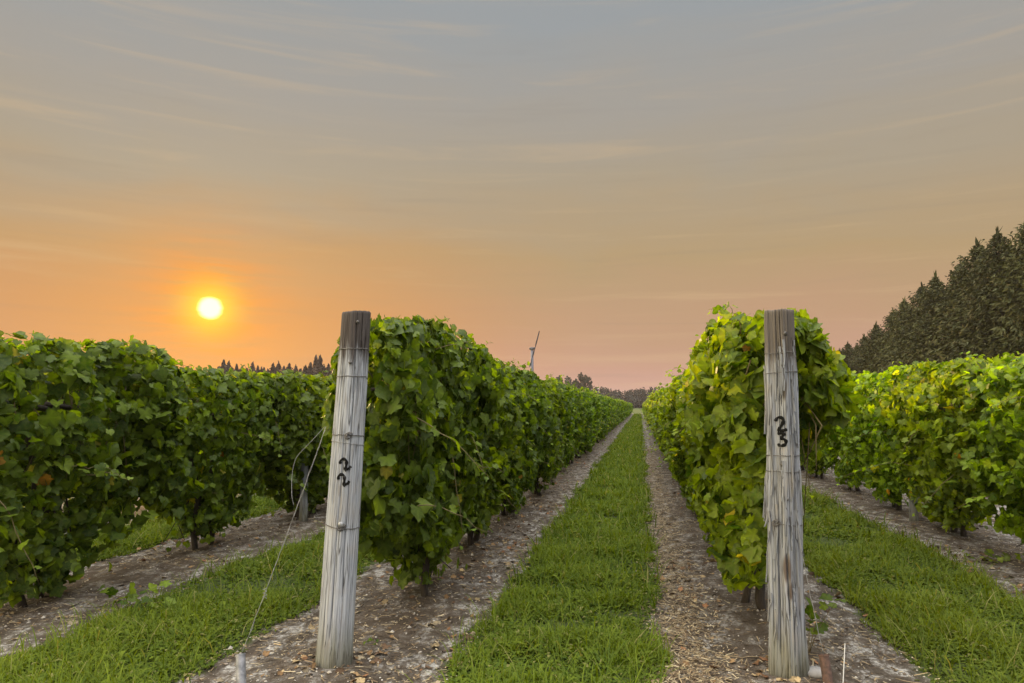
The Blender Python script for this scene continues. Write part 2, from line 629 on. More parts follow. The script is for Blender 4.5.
# ------------------------------------------------------------------ woodland and spruces
def spruce(H, rad, seed, whorl=0.30, nb=8, stations=13, twig=0.42, wid=0.085, tint=(0.028, 0.036, 0.016), base=0.3, droop=0.05):
    r = np.random.default_rng(seed)
    V, F, C_ = [], [], []
    n = 0
    z = base
    while z < H - 0.1:
        f = 1 - z / H
        L0 = rad * (f ** 0.72) * (1.0 if z > 1.2 else 0.8) * r.uniform(0.85, 1.12) * min(1.0, 0.35 + f / 0.20)
        k = max(4, int(nb * (0.55 + 0.45 * f)))
        off = r.uniform(0, 6.28)
        for b in range(k):
            az = off + b * 6.2832 / k + r.normal(0, 0.22)
            L = L0 * r.uniform(0.68, 1.18) + 0.06
            rise = 0.85 - 0.95 * f + r.normal(0, 0.12)
            m = max(3, int(stations * (0.35 + 0.65 * f)))
            s = np.linspace(0.12, 1.0, m) + r.normal(0, 0.03, m)
            d = np.array([math.cos(az), math.sin(az), 0])
            side = np.array([-d[1], d[0], 0])
            P = d * (L * s)[:, None]
            P[:, 2] += z + rise * L * s + 0.22 * L * (s ** 2.2)
            for rep in range(4):
                dirv = d * r.uniform(0.3, 1.0, m)[:, None] + side * r.normal(0, 0.65, m)[:, None]
                dirv[:, 2] += r.normal(droop, 0.42, m)
                dirv /= np.linalg.norm(dirv, axis=1)[:, None]
                ln = twig * r.uniform(0.55, 1.25, m)[:, None] * (0.38 + 0.62 * f)
                wv = np.cross(dirv, r.normal(size=(m, 3)))
                wv /= np.linalg.norm(wv, axis=1)[:, None] + 1e-9
                wv *= wid * r.uniform(0.6, 1.3, m)[:, None] * (0.5 + 0.5 * f)
                a = P - wv
                bb = P + wv
                mid = P + dirv * ln * 0.55
                tip = P + dirv * ln
                q = np.stack([a, bb, mid + wv * 0.8, tip, mid - wv * 0.8], 1)
                V.append(q.reshape(-1, 3))
                base_i = n + np.arange(m) * 5
                F.append(np.stack([base_i, base_i + 1, base_i + 2, base_i + 3, base_i + 4], 1))
                n += m * 5
                t_ = np.array(tint) * r.uniform(0.78, 1.28, m)[:, None]
                t_ = t_ + np.array([0.012, 0.006, 0.0]) * r.uniform(0, 1, m)[:, None]
                C_.append(np.repeat(t_, 5, 0))
        z += whorl * (0.55 + 0.45 * f) * r.uniform(0.8, 1.2)
    # leaders: the bare upright tips of the stem and of the upper branches
    for i in range(46):
        f = 0.0 if i < 2 else r.uniform(0.02, 0.45)
        az = r.uniform(0, 6.28)
        q0 = rad * (f ** 0.72) * min(1.0, 0.35 + f / 0.20) * r.uniform(0.3, 0.95)
        p0 = np.array([math.cos(az) * q0, math.sin(az) * q0, H * (1 - f) - 0.1 + 0.35 * q0])
        ht = twig * r.uniform(0.8, 1.6)
        for rep in range(4):
            e = np.array([r.normal(), r.normal(), 0]) * wid * 0.7
            tp = p0 + np.array([r.normal(0, 0.12), r.normal(0, 0.12), ht * r.uniform(0.6, 1.0)])
            md = (p0 + tp) / 2
            V.append(np.array([p0 - e, p0 + e, md + e * 0.8, tp, md - e * 0.8]))
            F.append(n + np.arange(5)[None])
            n += 5
            C_.append(np.tile(np.array(tint) * r.uniform(0.7, 1.2), (5, 1)))
    crown = np_mesh('spruce_crown', np.concatenate(V), [np.concatenate(F)], np.concatenate(C_), False, M['needles'])
    a = Acc()
    a.tube([(0, 0, -0.1), (0.02, 0, H * 0.4), (0, 0.02, H * 0.8), (0, 0, H * 1.005)], [H * 0.016, H * 0.011, H * 0.005, 0.008], 8)
    return a.mesh('spruce_trunk', M['tree_bark']), crown


SP = [spruce(12.0, 3.3, 300 + i, whorl=0.20, nb=10, twig=0.55, wid=0.065, stations=16, droop=-0.45, tint=(0.035, 0.041, 0.015)) for i in range(4)]
spruce_at = [(46.0, 12.9, 23.2), (49.2, 12.6, 22.8), (52.6, 12.6, 23.1), (56.0, 11.9, 23.4), (59.3, 11.5, 22.9), (62.8, 11.4, 23.2),
             (66.4, 10.7, 23.0), (70.1, 10.2, 23.3), (74.0, 9.4, 23.0), (78.2, 8.7, 23.1), (83.0, 8.4, 22.8), (88.0, 8.0, 23.2),
             (94.0, 7.8, 23.0), (100.0, 7.6, 23.1)]
second_row = [(47.6, 11.9), (51.0, 12.0), (54.4, 11.8), (57.8, 11.6), (61.0, 11.0), (64.5, 10.6), (68.2, 10.2), (72.0, 9.6), (76.0, 9.0), (80.5, 8.4),
              (85.5, 8.1), (91.0, 7.9), (97.0, 7.7)]
spruce_at += [(y, H + 0.9, 26.0) for y, H in second_row]
ordn = ['nearest', 'second nearest', 'third nearest', 'fourth nearest', 'fifth nearest', 'sixth nearest', 'seventh nearest',
        'eighth nearest', 'ninth nearest']
for i, (y, H, x) in enumerate(spruce_at):
    t = empty('spruce_tree', (x, y, gz(x, y)), (0, 0, random.uniform(0, 6.28)))
    s = H / 12.0
    t.scale = (s * random.uniform(0.95, 1.12), s * random.uniform(0.95, 1.12), s)
    tm, cm = SP[i % 4]
    new_obj('trunk', tm, t)
    new_obj('crown', cm, t)
    if i < 9:
        lab = 'dark spruce of the tall tree row at right, %s the camera' % ordn[i]
        if i == 0:
            lab = 'tallest dark spruce at the right edge of the picture, nearest of its row'
    elif i >= 14:
        lab = 'dark spruce of the back row, showing between the trees of the front row at right'
    else:
        lab = 'smaller dark spruce at the far end of the tree row, just right of post 23'
    put_props(t, lab, 'tree', 'row of spruces at the right edge of the vineyard')

# narrow conifers on the left skyline
FIR = [spruce(12.0, 1.9, 330 + i, whorl=0.62, nb=6, stations=6, twig=0.95, wid=0.22, tint=(0.05, 0.036, 0.028)) for i in range(3)]


def px_dir(px, py):
    f = Vector((0, 0, -1))
    v = cam.rotation_euler.to_matrix() @ Vector(((px - 512) / 700.0, (341.5 - py) / 700.0, -1))
    return v


def skyline(px, py, dist):
    """where a tree whose top shows at that place on the skyline must stand, and its height"""
    v = px_dir(px, py)
    k = dist / v.y
    return v.x * k, dist, 1.55 + v.z * k


def fir(px, py, dist, wide, label, group, protos, k, cat='tree', name='conifer_tree'):
    x, y, H = skyline(px, py, dist)
    t = empty(name, (x, y, 0), (0, 0, random.uniform(0, 6.28)))
    s = H / 12.0
    t.scale = (s * wide, s * wide, s)
    tm, cm = protos[k % len(protos)]
    new_obj('trunk', tm, t)
    new_obj('crown', cm, t)
    put_props(t, label, cat, group)
    return t


left_sky = [(150, 364), (158, 362), (167, 366), (176, 363), (186, 366), (195, 362), (204, 364), (212, 365), (223.7, 360.5), (228.5, 361.5),
            (236.7, 365.5), (242, 366.5), (252.4, 362.5), (257.9, 367), (264, 367.8), (272.9, 363.5), (278.8, 362.5), (283.9, 366.5),
            (289.3, 363.5), (295.9, 366), (305.8, 365.8), (310.5, 362.5), (316, 357), (320.2, 356.3), (328.7, 364), (333.8, 366),
            (247, 369), (268, 369), (232, 368), (300, 369), (342, 366), (350, 364), (219, 367), (324, 366)]
left_sky += [(218 + 3.6 * q_, 368 + (q_ * 7 % 4)) for q_ in range(34)]
for i, (px, py) in enumerate(left_sky):
    if px < 215:
        continue
    pair = i in (22, 23)
    py += 1.5
    lab = 'narrow dark conifer on the left skyline, below and right of the setting sun'
    if i == 22:
        lab = 'tall pointed conifer on the left skyline, left one of the tallest pair beside post 22'
    if i == 23:
        lab = 'tall pointed conifer on the left skyline, right one of the tallest pair beside post 22'
    fir(px, py, 215 + 12 * ((i * 7) % 5), 1.05 if pair else 1.15, lab, 'conifers on the left skyline', FIR, i)


def leafy_tree(H, rad, seed, n=900, leaf=0.55, tint=(0.03, 0.032, 0.022)):
    r = np.random.default_rng(seed)
    nc = 16
    cz = r.uniform(0.30, 0.88, nc) * H
    prof = np.sin(np.clip((cz / H - 0.12) / 0.9, 0, 1) * np.pi) ** 0.6
    a = r.uniform(0, 6.28, nc)
    rr = np.sqrt(r.uniform(0, 1, nc)) * rad * 0.75 * prof
    cen = np.stack([np.cos(a) * rr, np.sin(a) * rr, cz], 1)
    cen[0] = (0, 0, H * 0.88)
    k = r.integers(0, nc, n)
    off = r.normal(size=(n, 3))
    off /= np.linalg.norm(off, axis=1)[:, None]
    P = cen[k] + off * (r.uniform(0.3, 1.0, n) ** 0.5)[:, None] * np.array([0.36 * rad, 0.36 * rad, 0.12 * H]) * r.uniform(0.8, 1.2, nc)[k][:, None]
    u = r.normal(size=(n, 3))
    u /= np.linalg.norm(u, axis=1)[:, None]
    v = np.cross(u, r.normal(size=(n, 3)))
    v /= np.linalg.norm(v, axis=1)[:, None]
    sz = leaf * r.uniform(0.5, 1.2, n)[:, None]
    q = np.stack([P - u * sz, P - v * sz * 0.7, P + u * sz, P + v * sz * 0.7], 1).reshape(-1, 3)
    F = np.arange(4 * n).reshape(-1, 4)
    c = np.repeat(np.array(tint) * r.uniform(0.6, 1.5, n)[:, None], 4, 0)
    crown = np_mesh('leafy_crown', q, [F], c, False, M['needles'])
    b = Acc()
    b.tube([(0, 0, -0.1), (0.1, 0, H * 0.3), (0, 0.1, H * 0.6), (0.05, 0, H * 0.85)], [H * 0.022, H * 0.016, H * 0.01, 0.02], 7)
    for i in range(6):
        z0 = H * r.uniform(0.25, 0.6)
        c_ = cen[r.integers(0, nc)]
        b.tube([(0, 0, z0), ((c_[0]) * 0.5, c_[1] * 0.5, (z0 + c_[2]) / 2), tuple(c_)], [H * 0.008, H * 0.005, 0.02], 5)
    return b.mesh('leafy_trunk', M['tree_bark']), crown


LT = [leafy_tree(12.0, 4.0, 360 + i, 1300, 0.5) for i in range(3)]
for px, py, d, wd, lab in [(552, 378, 300, 0.8, 'round dark tree on the skyline right of the tall wind machine, leftmost of its clump'),
                           (559, 376, 305, 0.8, 'round dark tree on the skyline right of the tall wind machine, second of its clump'),
                           (568, 376.5, 300, 0.85, 'round dark tree on the skyline between the clump and the tallest tree pair'),
                           (574, 381, 310, 0.9, 'low round dark tree filling the gap left of the tallest tree pair')]:
    fir(px, py, d, wd, lab, 'round trees on the middle skyline', LT, int(px), name='broadleaf_tree')
for px, py, lab in [(580.6, 373, 'tallest dark tree on the middle skyline, left one of the pair'),
                    (585.6, 374.5, 'tallest dark tree on the middle skyline, right one of the pair')]:
    fir(px, py, 300, 0.62, lab, 'tall pair of trees on the middle skyline', LT, int(px), name='broadleaf_tree')


def far_wood():
    """the wood closing the view: one far-off mass of crowns"""
    r = np.random.default_rng(77)
    V, F, C_ = [], [], []
    n = 0
    tops = [(440, 388), (520, 386), (556, 383), (575, 383), (592, 384), (600, 386), (612, 388.5), (625, 390), (633, 389), (645, 387), (660, 386),
            (700, 384), (760, 382), (820, 378), (900, 372)]
    tx = [p[0] for p in tops]
    ty = [p[1] for p in tops]
    for i in range(230):
        px = r.uniform(440, 900)
        if i < 110:
            px = r.uniform(545, 665)
        d = r.uniform(330, 400)
        py = np.interp(px, tx, ty) + abs(r.normal(0, 1.8))
        x, y, H = skyline(px, py, d)
        conif = r.uniform() < 0.55
        m = 150
        t = r.uniform(0, 1, m) ** 0.8
        rad = (1 - t) * 2.3 + 0.2 if conif else 3.0 * np.sin(np.clip(t * 0.93 + 0.07, 0, 1) * np.pi) ** 0.5
        a = r.uniform(0, 6.28, m)
        rr = rad * np.sqrt(r.uniform(0.2, 1, m))
        P = np.stack([x + np.cos(a) * rr, y + np.sin(a) * rr, t * H], 1)
        u = r.normal(size=(m, 3))
        u /= np.linalg.norm(u, axis=1)[:, None]
        v = np.cross(u, r.normal(size=(m, 3)))
        v /= np.linalg.norm(v, axis=1)[:, None]
        sz = (0.8 * (1 - 0.6 * t) * r.uniform(0.6, 1.2, m))[:, None]
        V.append(np.stack([P - u * sz, P - v * sz * 0.7, P + u * sz, P + v * sz * 0.7], 1).reshape(-1, 3))
        F.append(n + np.arange(4 * m).reshape(-1, 4))
        n += 4 * m
        C_.append(np.repeat(np.array((0.032, 0.034, 0.030)) * r.uniform(0.7, 1.3) * r.uniform(0.7, 1.3, m)[:, None], 4, 0))
    return np_mesh('far_wood', np.concatenate(V), [np.concatenate(F)], np.concatenate(C_), False, M['needles'])


wd = new_obj('far_wood', far_wood())
put_props(wd, 'dark far-off wood closing the end of the grassed aisle', 'wood', kind='stuff')


# ------------------------------------------------------------------ wind machines (frost fans)
def wind_machine(loc, H, rot, label, tower_mat, tilt, group=None):
    t = empty('wind_machine', loc, (0, 0, rot))
    a = Acc()
    a.tube([(0, 0, -0.1), (0, 0, H * 0.5), (0, 0, H)], [0.30, 0.26, 0.22], 16)
    new_obj('tower', a.mesh('tower', tower_mat), t)
    a = Acc()
    a.box((0, 0, 0.4), (1.5, 1.0, 0.8))
    a.box((0.2, 0, 0.95), (0.9, 0.8, 0.3))
    new_obj('engine_box', a.mesh('engine_box', tower_mat, False), t)
    a = Acc()
    a.tube([(-0.42, 0, H + 0.12), (-0.2, 0, H + 0.14), (0.45, 0, H + 0.17)], [0.13, 0.22, 0.16], 10)
    a.tube([(0, 0, H - 0.12), (0, 0, H + 0.15)], [0.25, 0.2], 10)
    new_obj('gearbox', a.mesh('gearbox', M['blade']), t)
    a = Acc()
    a.box((-0.32, 0, H - 2.4), (0.22, 0.18, 0.7))
    new_obj('control_box', a.mesh('control_box', tower_mat, False), t)
    hub = np.array([0.45, 0, H + 0.17])
    for sgn in (1, -1):
        d = np.array([math.sin(tilt[0]), tilt[1], math.cos(tilt[0])]) * sgn
        d /= np.linalg.norm(d)
        e = np.cross(d, (0, 1.0, 0.0))
        e = np.array([0.35, 0.9, 0]) - d * (np.array([0.35, 0.9, 0]) @ d)
        e /= np.linalg.norm(e)
        th = np.cross(d, e)
        V = []
        for s_, cw, tk in [(0.0, 0.10, 0.06), (0.25, 0.12, 0.05), (0.8, 0.20, 0.035), (2.2, 0.17, 0.022), (2.78, 0.12, 0.014)]:
            for ce, ct in ((-1, 0), (0, 1), (1, 0), (0, -1)):
                V.append(hub + d * s_ + e * cw * ce + th * tk * ct * 1.4)
        idx_ = np.arange(20).reshape(5, 4)
        q = np.stack([idx_[:-1], np.roll(idx_[:-1], -1, 1), np.roll(idx_[1:], -1, 1), idx_[1:]], -1).reshape(-1, 4)
        b = Acc()
        b.add(V, [q, [[19, 18, 17, 16]], [[0, 1, 2, 3]]])
        new_obj('propeller_blade', b.mesh('propeller_blade', M['blade'], False), t)
    put_props(t, label, 'wind machine', group)
    return t


wind_machine((-16.26, 106.0, 0), 10.05, 0.0, 'tall grey wind machine with a dark tilted blade rising above the middle row of vines', M['tower'], (0.245, 0.1))
wind_machine((-20.62, 350.0, 0), 9.9, 0.6, 'small pale wind machine in front of the far wood at the end of the row', M['tower_white'], (0.1, 0.4))


# ------------------------------------------------------------------ grapevines
def leaf_template(n):
    """outline of a broad, shallow-lobed vine leaf; stalk joint at the origin, tip along +v"""
    ang = np.array([0, 14, 30, 44, 58, 74, 92, 108, 124, 142, 158, 172], float)
    rad = np.array([0.74, 0.63, 0.55, 0.59, 0.63, 0.56, 0.53, 0.55, 0.52, 0.47, 0.40, 0.20])
    if n == 'mid':
        keep = [0, 2, 4, 6, 8, 10, 11]
    elif n == 'far':
        keep = [0, 4, 7, 10]
    else:
        keep = list(range(12))
    ang, rad = ang[keep], rad[keep]
    a = np.concatenate([ang, 360 - ang[::-1][:len(ang) - 1]])
    rr = np.concatenate([rad, rad[::-1][:len(rad) - 1]])
    th = np.radians(a)
    return np.sin(th) * rr, np.cos(th) * rr, th, rr


def build_leaves(P, N, T, size, col, tmpl, r):
    """P centres, N normals, T tip directions -> verts, tris, tint"""
    u, v, th, rr = tmpl
    n, k = len(P), len(u)
    T = T - N * np.sum(T * N, 1)[:, None]
    T /= np.linalg.norm(T, axis=1)[:, None] + 1e-9
    S = np.cross(T, N)
    ja = r.uniform(0.83, 1.14, (n, k))
    fold = r.normal(0.14, 0.22, n)[:, None]
    cup = r.normal(-0.16, 0.22, n)[:, None]
    ph = r.uniform(0, 6.28, n)[:, None]
    wv = r.uniform(0.02, 0.09, n)[:, None]
    z = fold * np.abs(u)[None] + cup * (rr ** 2)[None] + wv * np.sin(3 * th[None] + ph) * rr[None]
    z = z - np.clip(v, 0, None)[None] ** 2 * r.uniform(0.0, 0.35, n)[:, None]
    sz = size[:, None]
    X = (u[None] * ja * sz)[..., None] * S[:, None] + ((v[None] - 0.2) * ja * sz)[..., None] * T[:, None] + (z * sz)[..., None] * N[:, None]
    X = X + P[:, None]
    cen = P - T * (0.2 * size)[:, None]
    V = np.concatenate([cen[:, None], X], 1)
    b = (np.arange(n) * (k + 1))[:, None]
    i = np.arange(k)
    tri = np.stack([np.broadcast_to(b, (n, k)), b + 1 + i[None], b + 1 + ((i + 1) % k)[None]], -1).reshape(-1, 3)
    C_ = np.repeat(col[:, None], k + 1, 1)
    C_ = C_.copy()
    C_[:, 0] *= 1.4                                     # paler along the veins, which run to the lobe tips
    lobe = np.isin(np.round(np.degrees(th)).astype(int) % 360, (0, 58, 124, 302, 236))
    C_[:, 1:][:, lobe] *= 1.34
    C_[:, 1:][:, ~lobe] *= 0.74
    return V.reshape(-1, 3), tri, C_.reshape(-1, 3)


def unit(a):
    return a / (np.linalg.norm(a, axis=1)[:, None] + 1e-9)


def leaf_colours(n, r, yellow=0.007):
    lo = np.array([0.012, 0.036, 0.003])
    hi = np.array([0.160, 0.215, 0.004])
    k = r.beta(1.1, 1.7, n)[:, None]
    c = lo * (1 - k) + hi * k
    y = r.uniform(0, 1, n)
    c[y < yellow * 2.5] = np.array([0.17, 0.20, 0.018])
    c[y < yellow] = np.array([0.30, 0.24, 0.02])
    c[y < yellow * 0.16] = np.array([0.34, 0.13, 0.015])
    return c * r.uniform(0.85, 1.15, n)[:, None]


HALF = 1.22


def vine_foliage(seed, n, detail, size_mu, shoots=18, top=2.04, cut=0.0, ends=0.0, low=0.13):
    r = np.random.default_rng(seed)
    f1 = wave_noise(6, 2.6, seed + 1)
    f2 = wave_noise(8, 7.0, seed + 2)
    f3 = wave_noise(5, 3.0, seed + 3)
    tm = leaf_template(detail)
    y = r.uniform(-HALF, HALF, n)
    side = np.where(r.uniform(size=n) < 0.5, -1.0, 1.0)
    zb = np.maximum(low + 0.46 * np.abs(y / HALF) ** 1.5 + 0.20 * f3(y, 0 * y + 2) + side * 0.05 + ends * np.abs(y / HALF) ** 3, 0.07)
    zb = zb + np.where(side > 0, cut, 0.0)
    zt = top + 0.10 * f3(y * 1.5, 0 * y + 7) + 0.06 * f2(y, 0 * y) - 0.10 * np.clip((np.abs(y) - 0.75) / 0.47, 0, 1)
    t = r.uniform(0, 1, n) ** 0.92
    z = zb + (zt - zb) * t
    w_ = np.interp(z, [0.1, 0.6, 1.0, 1.5, 1.8, 1.98, 2.12], [0.17, 0.29, 0.37, 0.41, 0.37, 0.26, 0.12])
    w_ = w_ * (1 + 0.34 * f1(y * 1.2, z * 1.6 + side * 5) + 0.30 * f2(y + side * 3, z))
    if cut:
        w_ = w_ * np.where((side > 0) & (z > 1.35), 1.32, 1.0)
    dep = r.beta(3.2, 1.0, n)
    x = side * w_ * dep
    ytap = np.clip((np.abs(y) - 0.9) / (HALF - 0.9), 0, 1)
    x *= 1 - 0.36 * ytap
    hole = wave_noise(9, 9.0, seed + 4)(y + side * 7, z * 1.2)
    x = x * np.where(hole < -0.13, r.uniform(0.22, 0.78, n), 1.0)       # pockets where one looks into the dark inside
    N = np.stack([side * 1.0, 0 * y, 0 * y], 1)
    upz = np.interp(z, [0.4, 1.0, 1.6, 1.9, 2.1], [0.10, 0.30, 0.42, 0.9, 1.9])
    N[:, 2] = upz
    N[:, 1] += np.sign(y) * ytap * 0.9
    N = unit(N + r.normal(0, 0.85, (n, 3)))
    T = unit(np.stack([side * 0.35, 0 * y, -1.0 + 0 * y], 1) + r.normal(0, 0.45, (n, 3)))
    size = size_mu * np.clip(r.lognormal(0, 0.28, n), 0.45, 1.55)
    P = np.stack([x, y, z], 1)
    col = leaf_colours(n, r)
    sV, sN, sT, sS, sC = [P], [N], [T], [size], [col]
    # suckers and hanging leaves round the foot of the trunk
    m = int(n * 0.045)
    sp = np.stack([r.normal(0, 0.11, m), r.normal(0, 0.20, m), r.uniform(max(low - 0.03, 0.08), 0.65, m)], 1)
    sV.append(sp)
    sN.append(unit(np.stack([sp[:, 0] * 6, sp[:, 1] * 2, 0.5 + 0 * sp[:, 0]], 1) + r.normal(0, 0.5, (m, 3))))
    sT.append(unit(np.array([0, 0, -1.0]) + r.normal(0, 0.4, (m, 3))))
    sS.append(size_mu * r.uniform(0.55, 1.0, m))
    sC.append(leaf_colours(m, r, 0.0) * 0.9)
    # shoots that stick out of the curtain
    stem = Acc()
    for i in range(shoots):
        sd = r.choice([-1, 1])
        y0 = r.uniform(-HALF * 0.9, HALF * 0.9)
        hi_ = r.uniform() < 0.6
        z0 = r.uniform(1.75, 1.98) if hi_ else r.uniform(0.6, 1.7)
        if cut and sd > 0 and z0 < 1.3:
            z0 = r.uniform(1.35, 1.8)
        L = r.uniform(0.22, 0.58) * (0.55 if cut else 1.0)
        d = np.array([sd * r.uniform(0.1, 0.8), r.normal(0, 0.5), r.uniform(0.4, 1.1) if hi_ else r.uniform(-0.6, 0.3)])
        d /= np.linalg.norm(d)
        p0 = np.array([sd * (0.15 if hi_ else 0.33), y0, z0])
        ss = np.linspace(0, 1, 7)
        pts = p0 + d * (L * ss)[:, None]
        pts[:, 2] -= 0.16 * ss ** 2 * L / 0.4
        pts += r.normal(0, 0.008, pts.shape)
        stem.tube(pts, np.linspace(0.0042, 0.0014, 7), 5)
        m = len(ss)
        alt = np.where(np.arange(m) % 2 == 0, 1.0, -1.0)[:, None]
        sidev = np.cross(d, (0, 0, 1.0))
        sidev /= np.linalg.norm(sidev) + 1e-9
        lp = pts + sidev * alt * 0.04 + r.normal(0, 0.012, (m, 3))
        sV.append(lp)
        sN.append(unit(np.array([sd * 0.5, 0, 0.8]) + r.normal(0, 0.45, (m, 3))))
        sT.append(unit(sidev * alt + d * 0.4 + np.array([0, 0, -0.6]) + r.normal(0, 0.2, (m, 3))))
        sS.append(size_mu * np.linspace(1.25, 0.50, m) * r.uniform(0.75, 1.2, m))
        sC.append(leaf_colours(m, r, 0.0) * np.linspace(1.0, 1.35, m)[:, None])
    V, F, C_ = build_leaves(np.concatenate(sV), np.concatenate(sN), np.concatenate(sT), np.concatenate(sS), np.concatenate(sC), tm, r)
    me = np_mesh('vine_foliage', V, [F], C_, True, M['vine_leaf'])
    # canes inside the curtain
    for i in range(16):
        y0 = r.uniform(-1.0, 1.0)
        sd = r.choice([-1, 1])
        pts = [(0, y0, 1.55 + r.normal(0, 0.05)), (sd * 0.15, y0 + r.normal(0, 0.1), 1.72), (sd * 0.22, y0 + r.normal(0, 0.2), 1.35),
               (sd * 0.20, y0 + r.normal(0, 0.25), 0.85 + r.normal(0, 0.15))]
        stem.tube(pts, [0.006, 0.005, 0.004, 0.002], 5)
    return me, stem.mesh('vine_cane', M['cane'])


def vine_trunk(seed):
    r = np.random.default_rng(seed)
    a = Acc()
    k = 2 if r.uniform() < 0.7 else 1
    for j in range(k):
        x0, y0 = r.normal(0, 0.05), (j - 0.5) * 0.24 * (k - 1) + r.normal(0, 0.04)
        zs = np.linspace(-0.06, 1.55, 12)
        pts = np.stack([x0 * (1 - zs / 1.6) + 0.045 * np.sin(zs * 6 + r.uniform(0, 6)) + r.normal(0, 0.008, 12), y0 * (1 + zs * 0.3) + 0.04 * np.sin(zs * 4 + r.uniform(0, 6)), zs], 1)
        a.tube(pts, np.linspace(0.036, 0.020, 12) * r.uniform(0.75, 1.3, 12), 9)
    # permanent arms along the wire
    for sg in (-1, 1):
        ys = np.linspace(0, 1.05, 8) * sg
        pts = np.stack([r.normal(0, 0.015, 8), ys, 1.5 + 0.03 * np.sin(ys * 5 + r.uniform(0, 6))], 1)
        a.tube(pts, np.linspace(0.024, 0.011, 8), 7)
    # drooping dead shoots near the ground
    for i in range(4):
        y0 = r.normal(0, 0.3)
        pts = [(r.normal(0, 0.06), y0, 0.75), (r.normal(0, 0.10), y0 + r.normal(0, 0.06), 0.45), (r.normal(0, 0.12), y0 + r.normal(0, 0.1), 0.14 + r.uniform(0, 0.2))]
        a.tube(pts, [0.007, 0.006, 0.004], 5)
    return a.mesh('vine_trunk', M['vine_bark'])


NEARV = [vine_foliage(500 + i, 5200, 'near', 0.080) for i in range(5)]
CUTV = vine_foliage(520, 5200, 'near', 0.080, cut=0.78, low=0.26)
GAPV = [vine_foliage(524 + i, 4800, 'near', 0.080, ends=0.5) for i in range(2)]
MIDV = [vine_foliage(540 + i, 3900, 'mid', 0.084, 14) for i in range(4)]
FARV = [vine_foliage(560 + i, 1900, 'far', 0.112, 12) for i in range(4)]
TRUNKS = [vine_trunk(580 + i) for i in range(4)]

ROWS = [  # row, first vine, last, name of the row in the labels
    (22, 5.62, 124, 'the row behind the leaning left post'),
    (23, 5.66, 124, 'the row behind the splintered right post'),
    (24, 7.15, 124, 'the rightmost row'),
    (21, 4.85, 124, 'the leftmost row'),
    (20, 6.40, 42, 'the row glimpsed under and behind the leftmost row'),
]
words = ['first', 'second', 'third', 'fourth', 'fifth', 'sixth', 'seventh', 'eighth', 'ninth', 'tenth']
TINT = {20: (0.95, 1.0, 1.0, 1), 21: (0.95, 1.0, 1.0, 1), 22: (0.92, 1.0, 1.0, 1), 23: (1.22, 1.18, 0.85, 1), 24: (1.48, 1.45, 0.8, 1)}  # leaf variety per row; the right rows' sunlit glow is put into this colour
SPACING = 2.12
cnt = 0
for row, y0, y1, rn in ROWS:
    k = 0
    y = y0
    while y < y1:
        jy = y + (random.uniform(-0.10, 0.10) if k else 0)
        jx = ROW_X[row] + random.uniform(-0.05, 0.05)
        dist = math.hypot(jx, jy)
        t = empty('grapevine', (jx, jy, gz(jx, jy)), (0, 0, random.choice([0, math.pi]) + random.uniform(-0.04, 0.04)))
        t.scale = (random.uniform(0.88, 1.15), random.uniform(1.0, 1.06), random.uniform(0.955, 1.03) * float(np.interp(jy, [5, 9, 20, 50, 110], [1.0, 0.97, 0.935, 0.92, 0.87]) * (0.95 if row == 21 and k else 1.0)))
        if dist < 19:
            fm, sm = NEARV[(cnt * 3 + row) % 5]
        elif dist < 45:
            fm, sm = MIDV[(cnt * 3 + row) % 4]
        else:
            fm, sm = FARV[(cnt * 3 + row) % 4]
        if row == 23 and k == 0:
            t.scale = (1.05, 1.04, 1.035)
            t.location.x -= 0.03
        if row == 22 and k == 0:
            t.scale.z = 1.065
            t.scale.x *= 0.84
            t.location.x += 0.09
        if row == 23 and k == 0:
            fm, sm = CUTV
            t.rotation_euler.z = 0.0
        if row == 21 and k < 2:
            t.scale.z = 1.005 - 0.075 * k
        if row == 21 and k < 3:
            fm, sm = GAPV[k % 2]
        fo = new_obj('foliage', fm, t)
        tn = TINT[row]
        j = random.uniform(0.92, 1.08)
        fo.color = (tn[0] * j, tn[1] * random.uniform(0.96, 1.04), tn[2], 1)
        if dist < 45:
            new_obj('cane', sm, t)
            new_obj('trunk', TRUNKS[cnt % 4], t)
        near_n = 6 if row == 20 else 10
        if k < near_n and row != 20:
            lab = '%s grapevine from the front in %s' % (words[k], rn)
        elif row == 20:
            lab = 'grapevine in ' + rn
        else:
            lab = 'grapevine in the far stretch of %s' % rn
        put_props(t, lab, 'grapevine', 'grapevines in ' + rn)
        cnt += 1
        k += 1
        y += SPACING


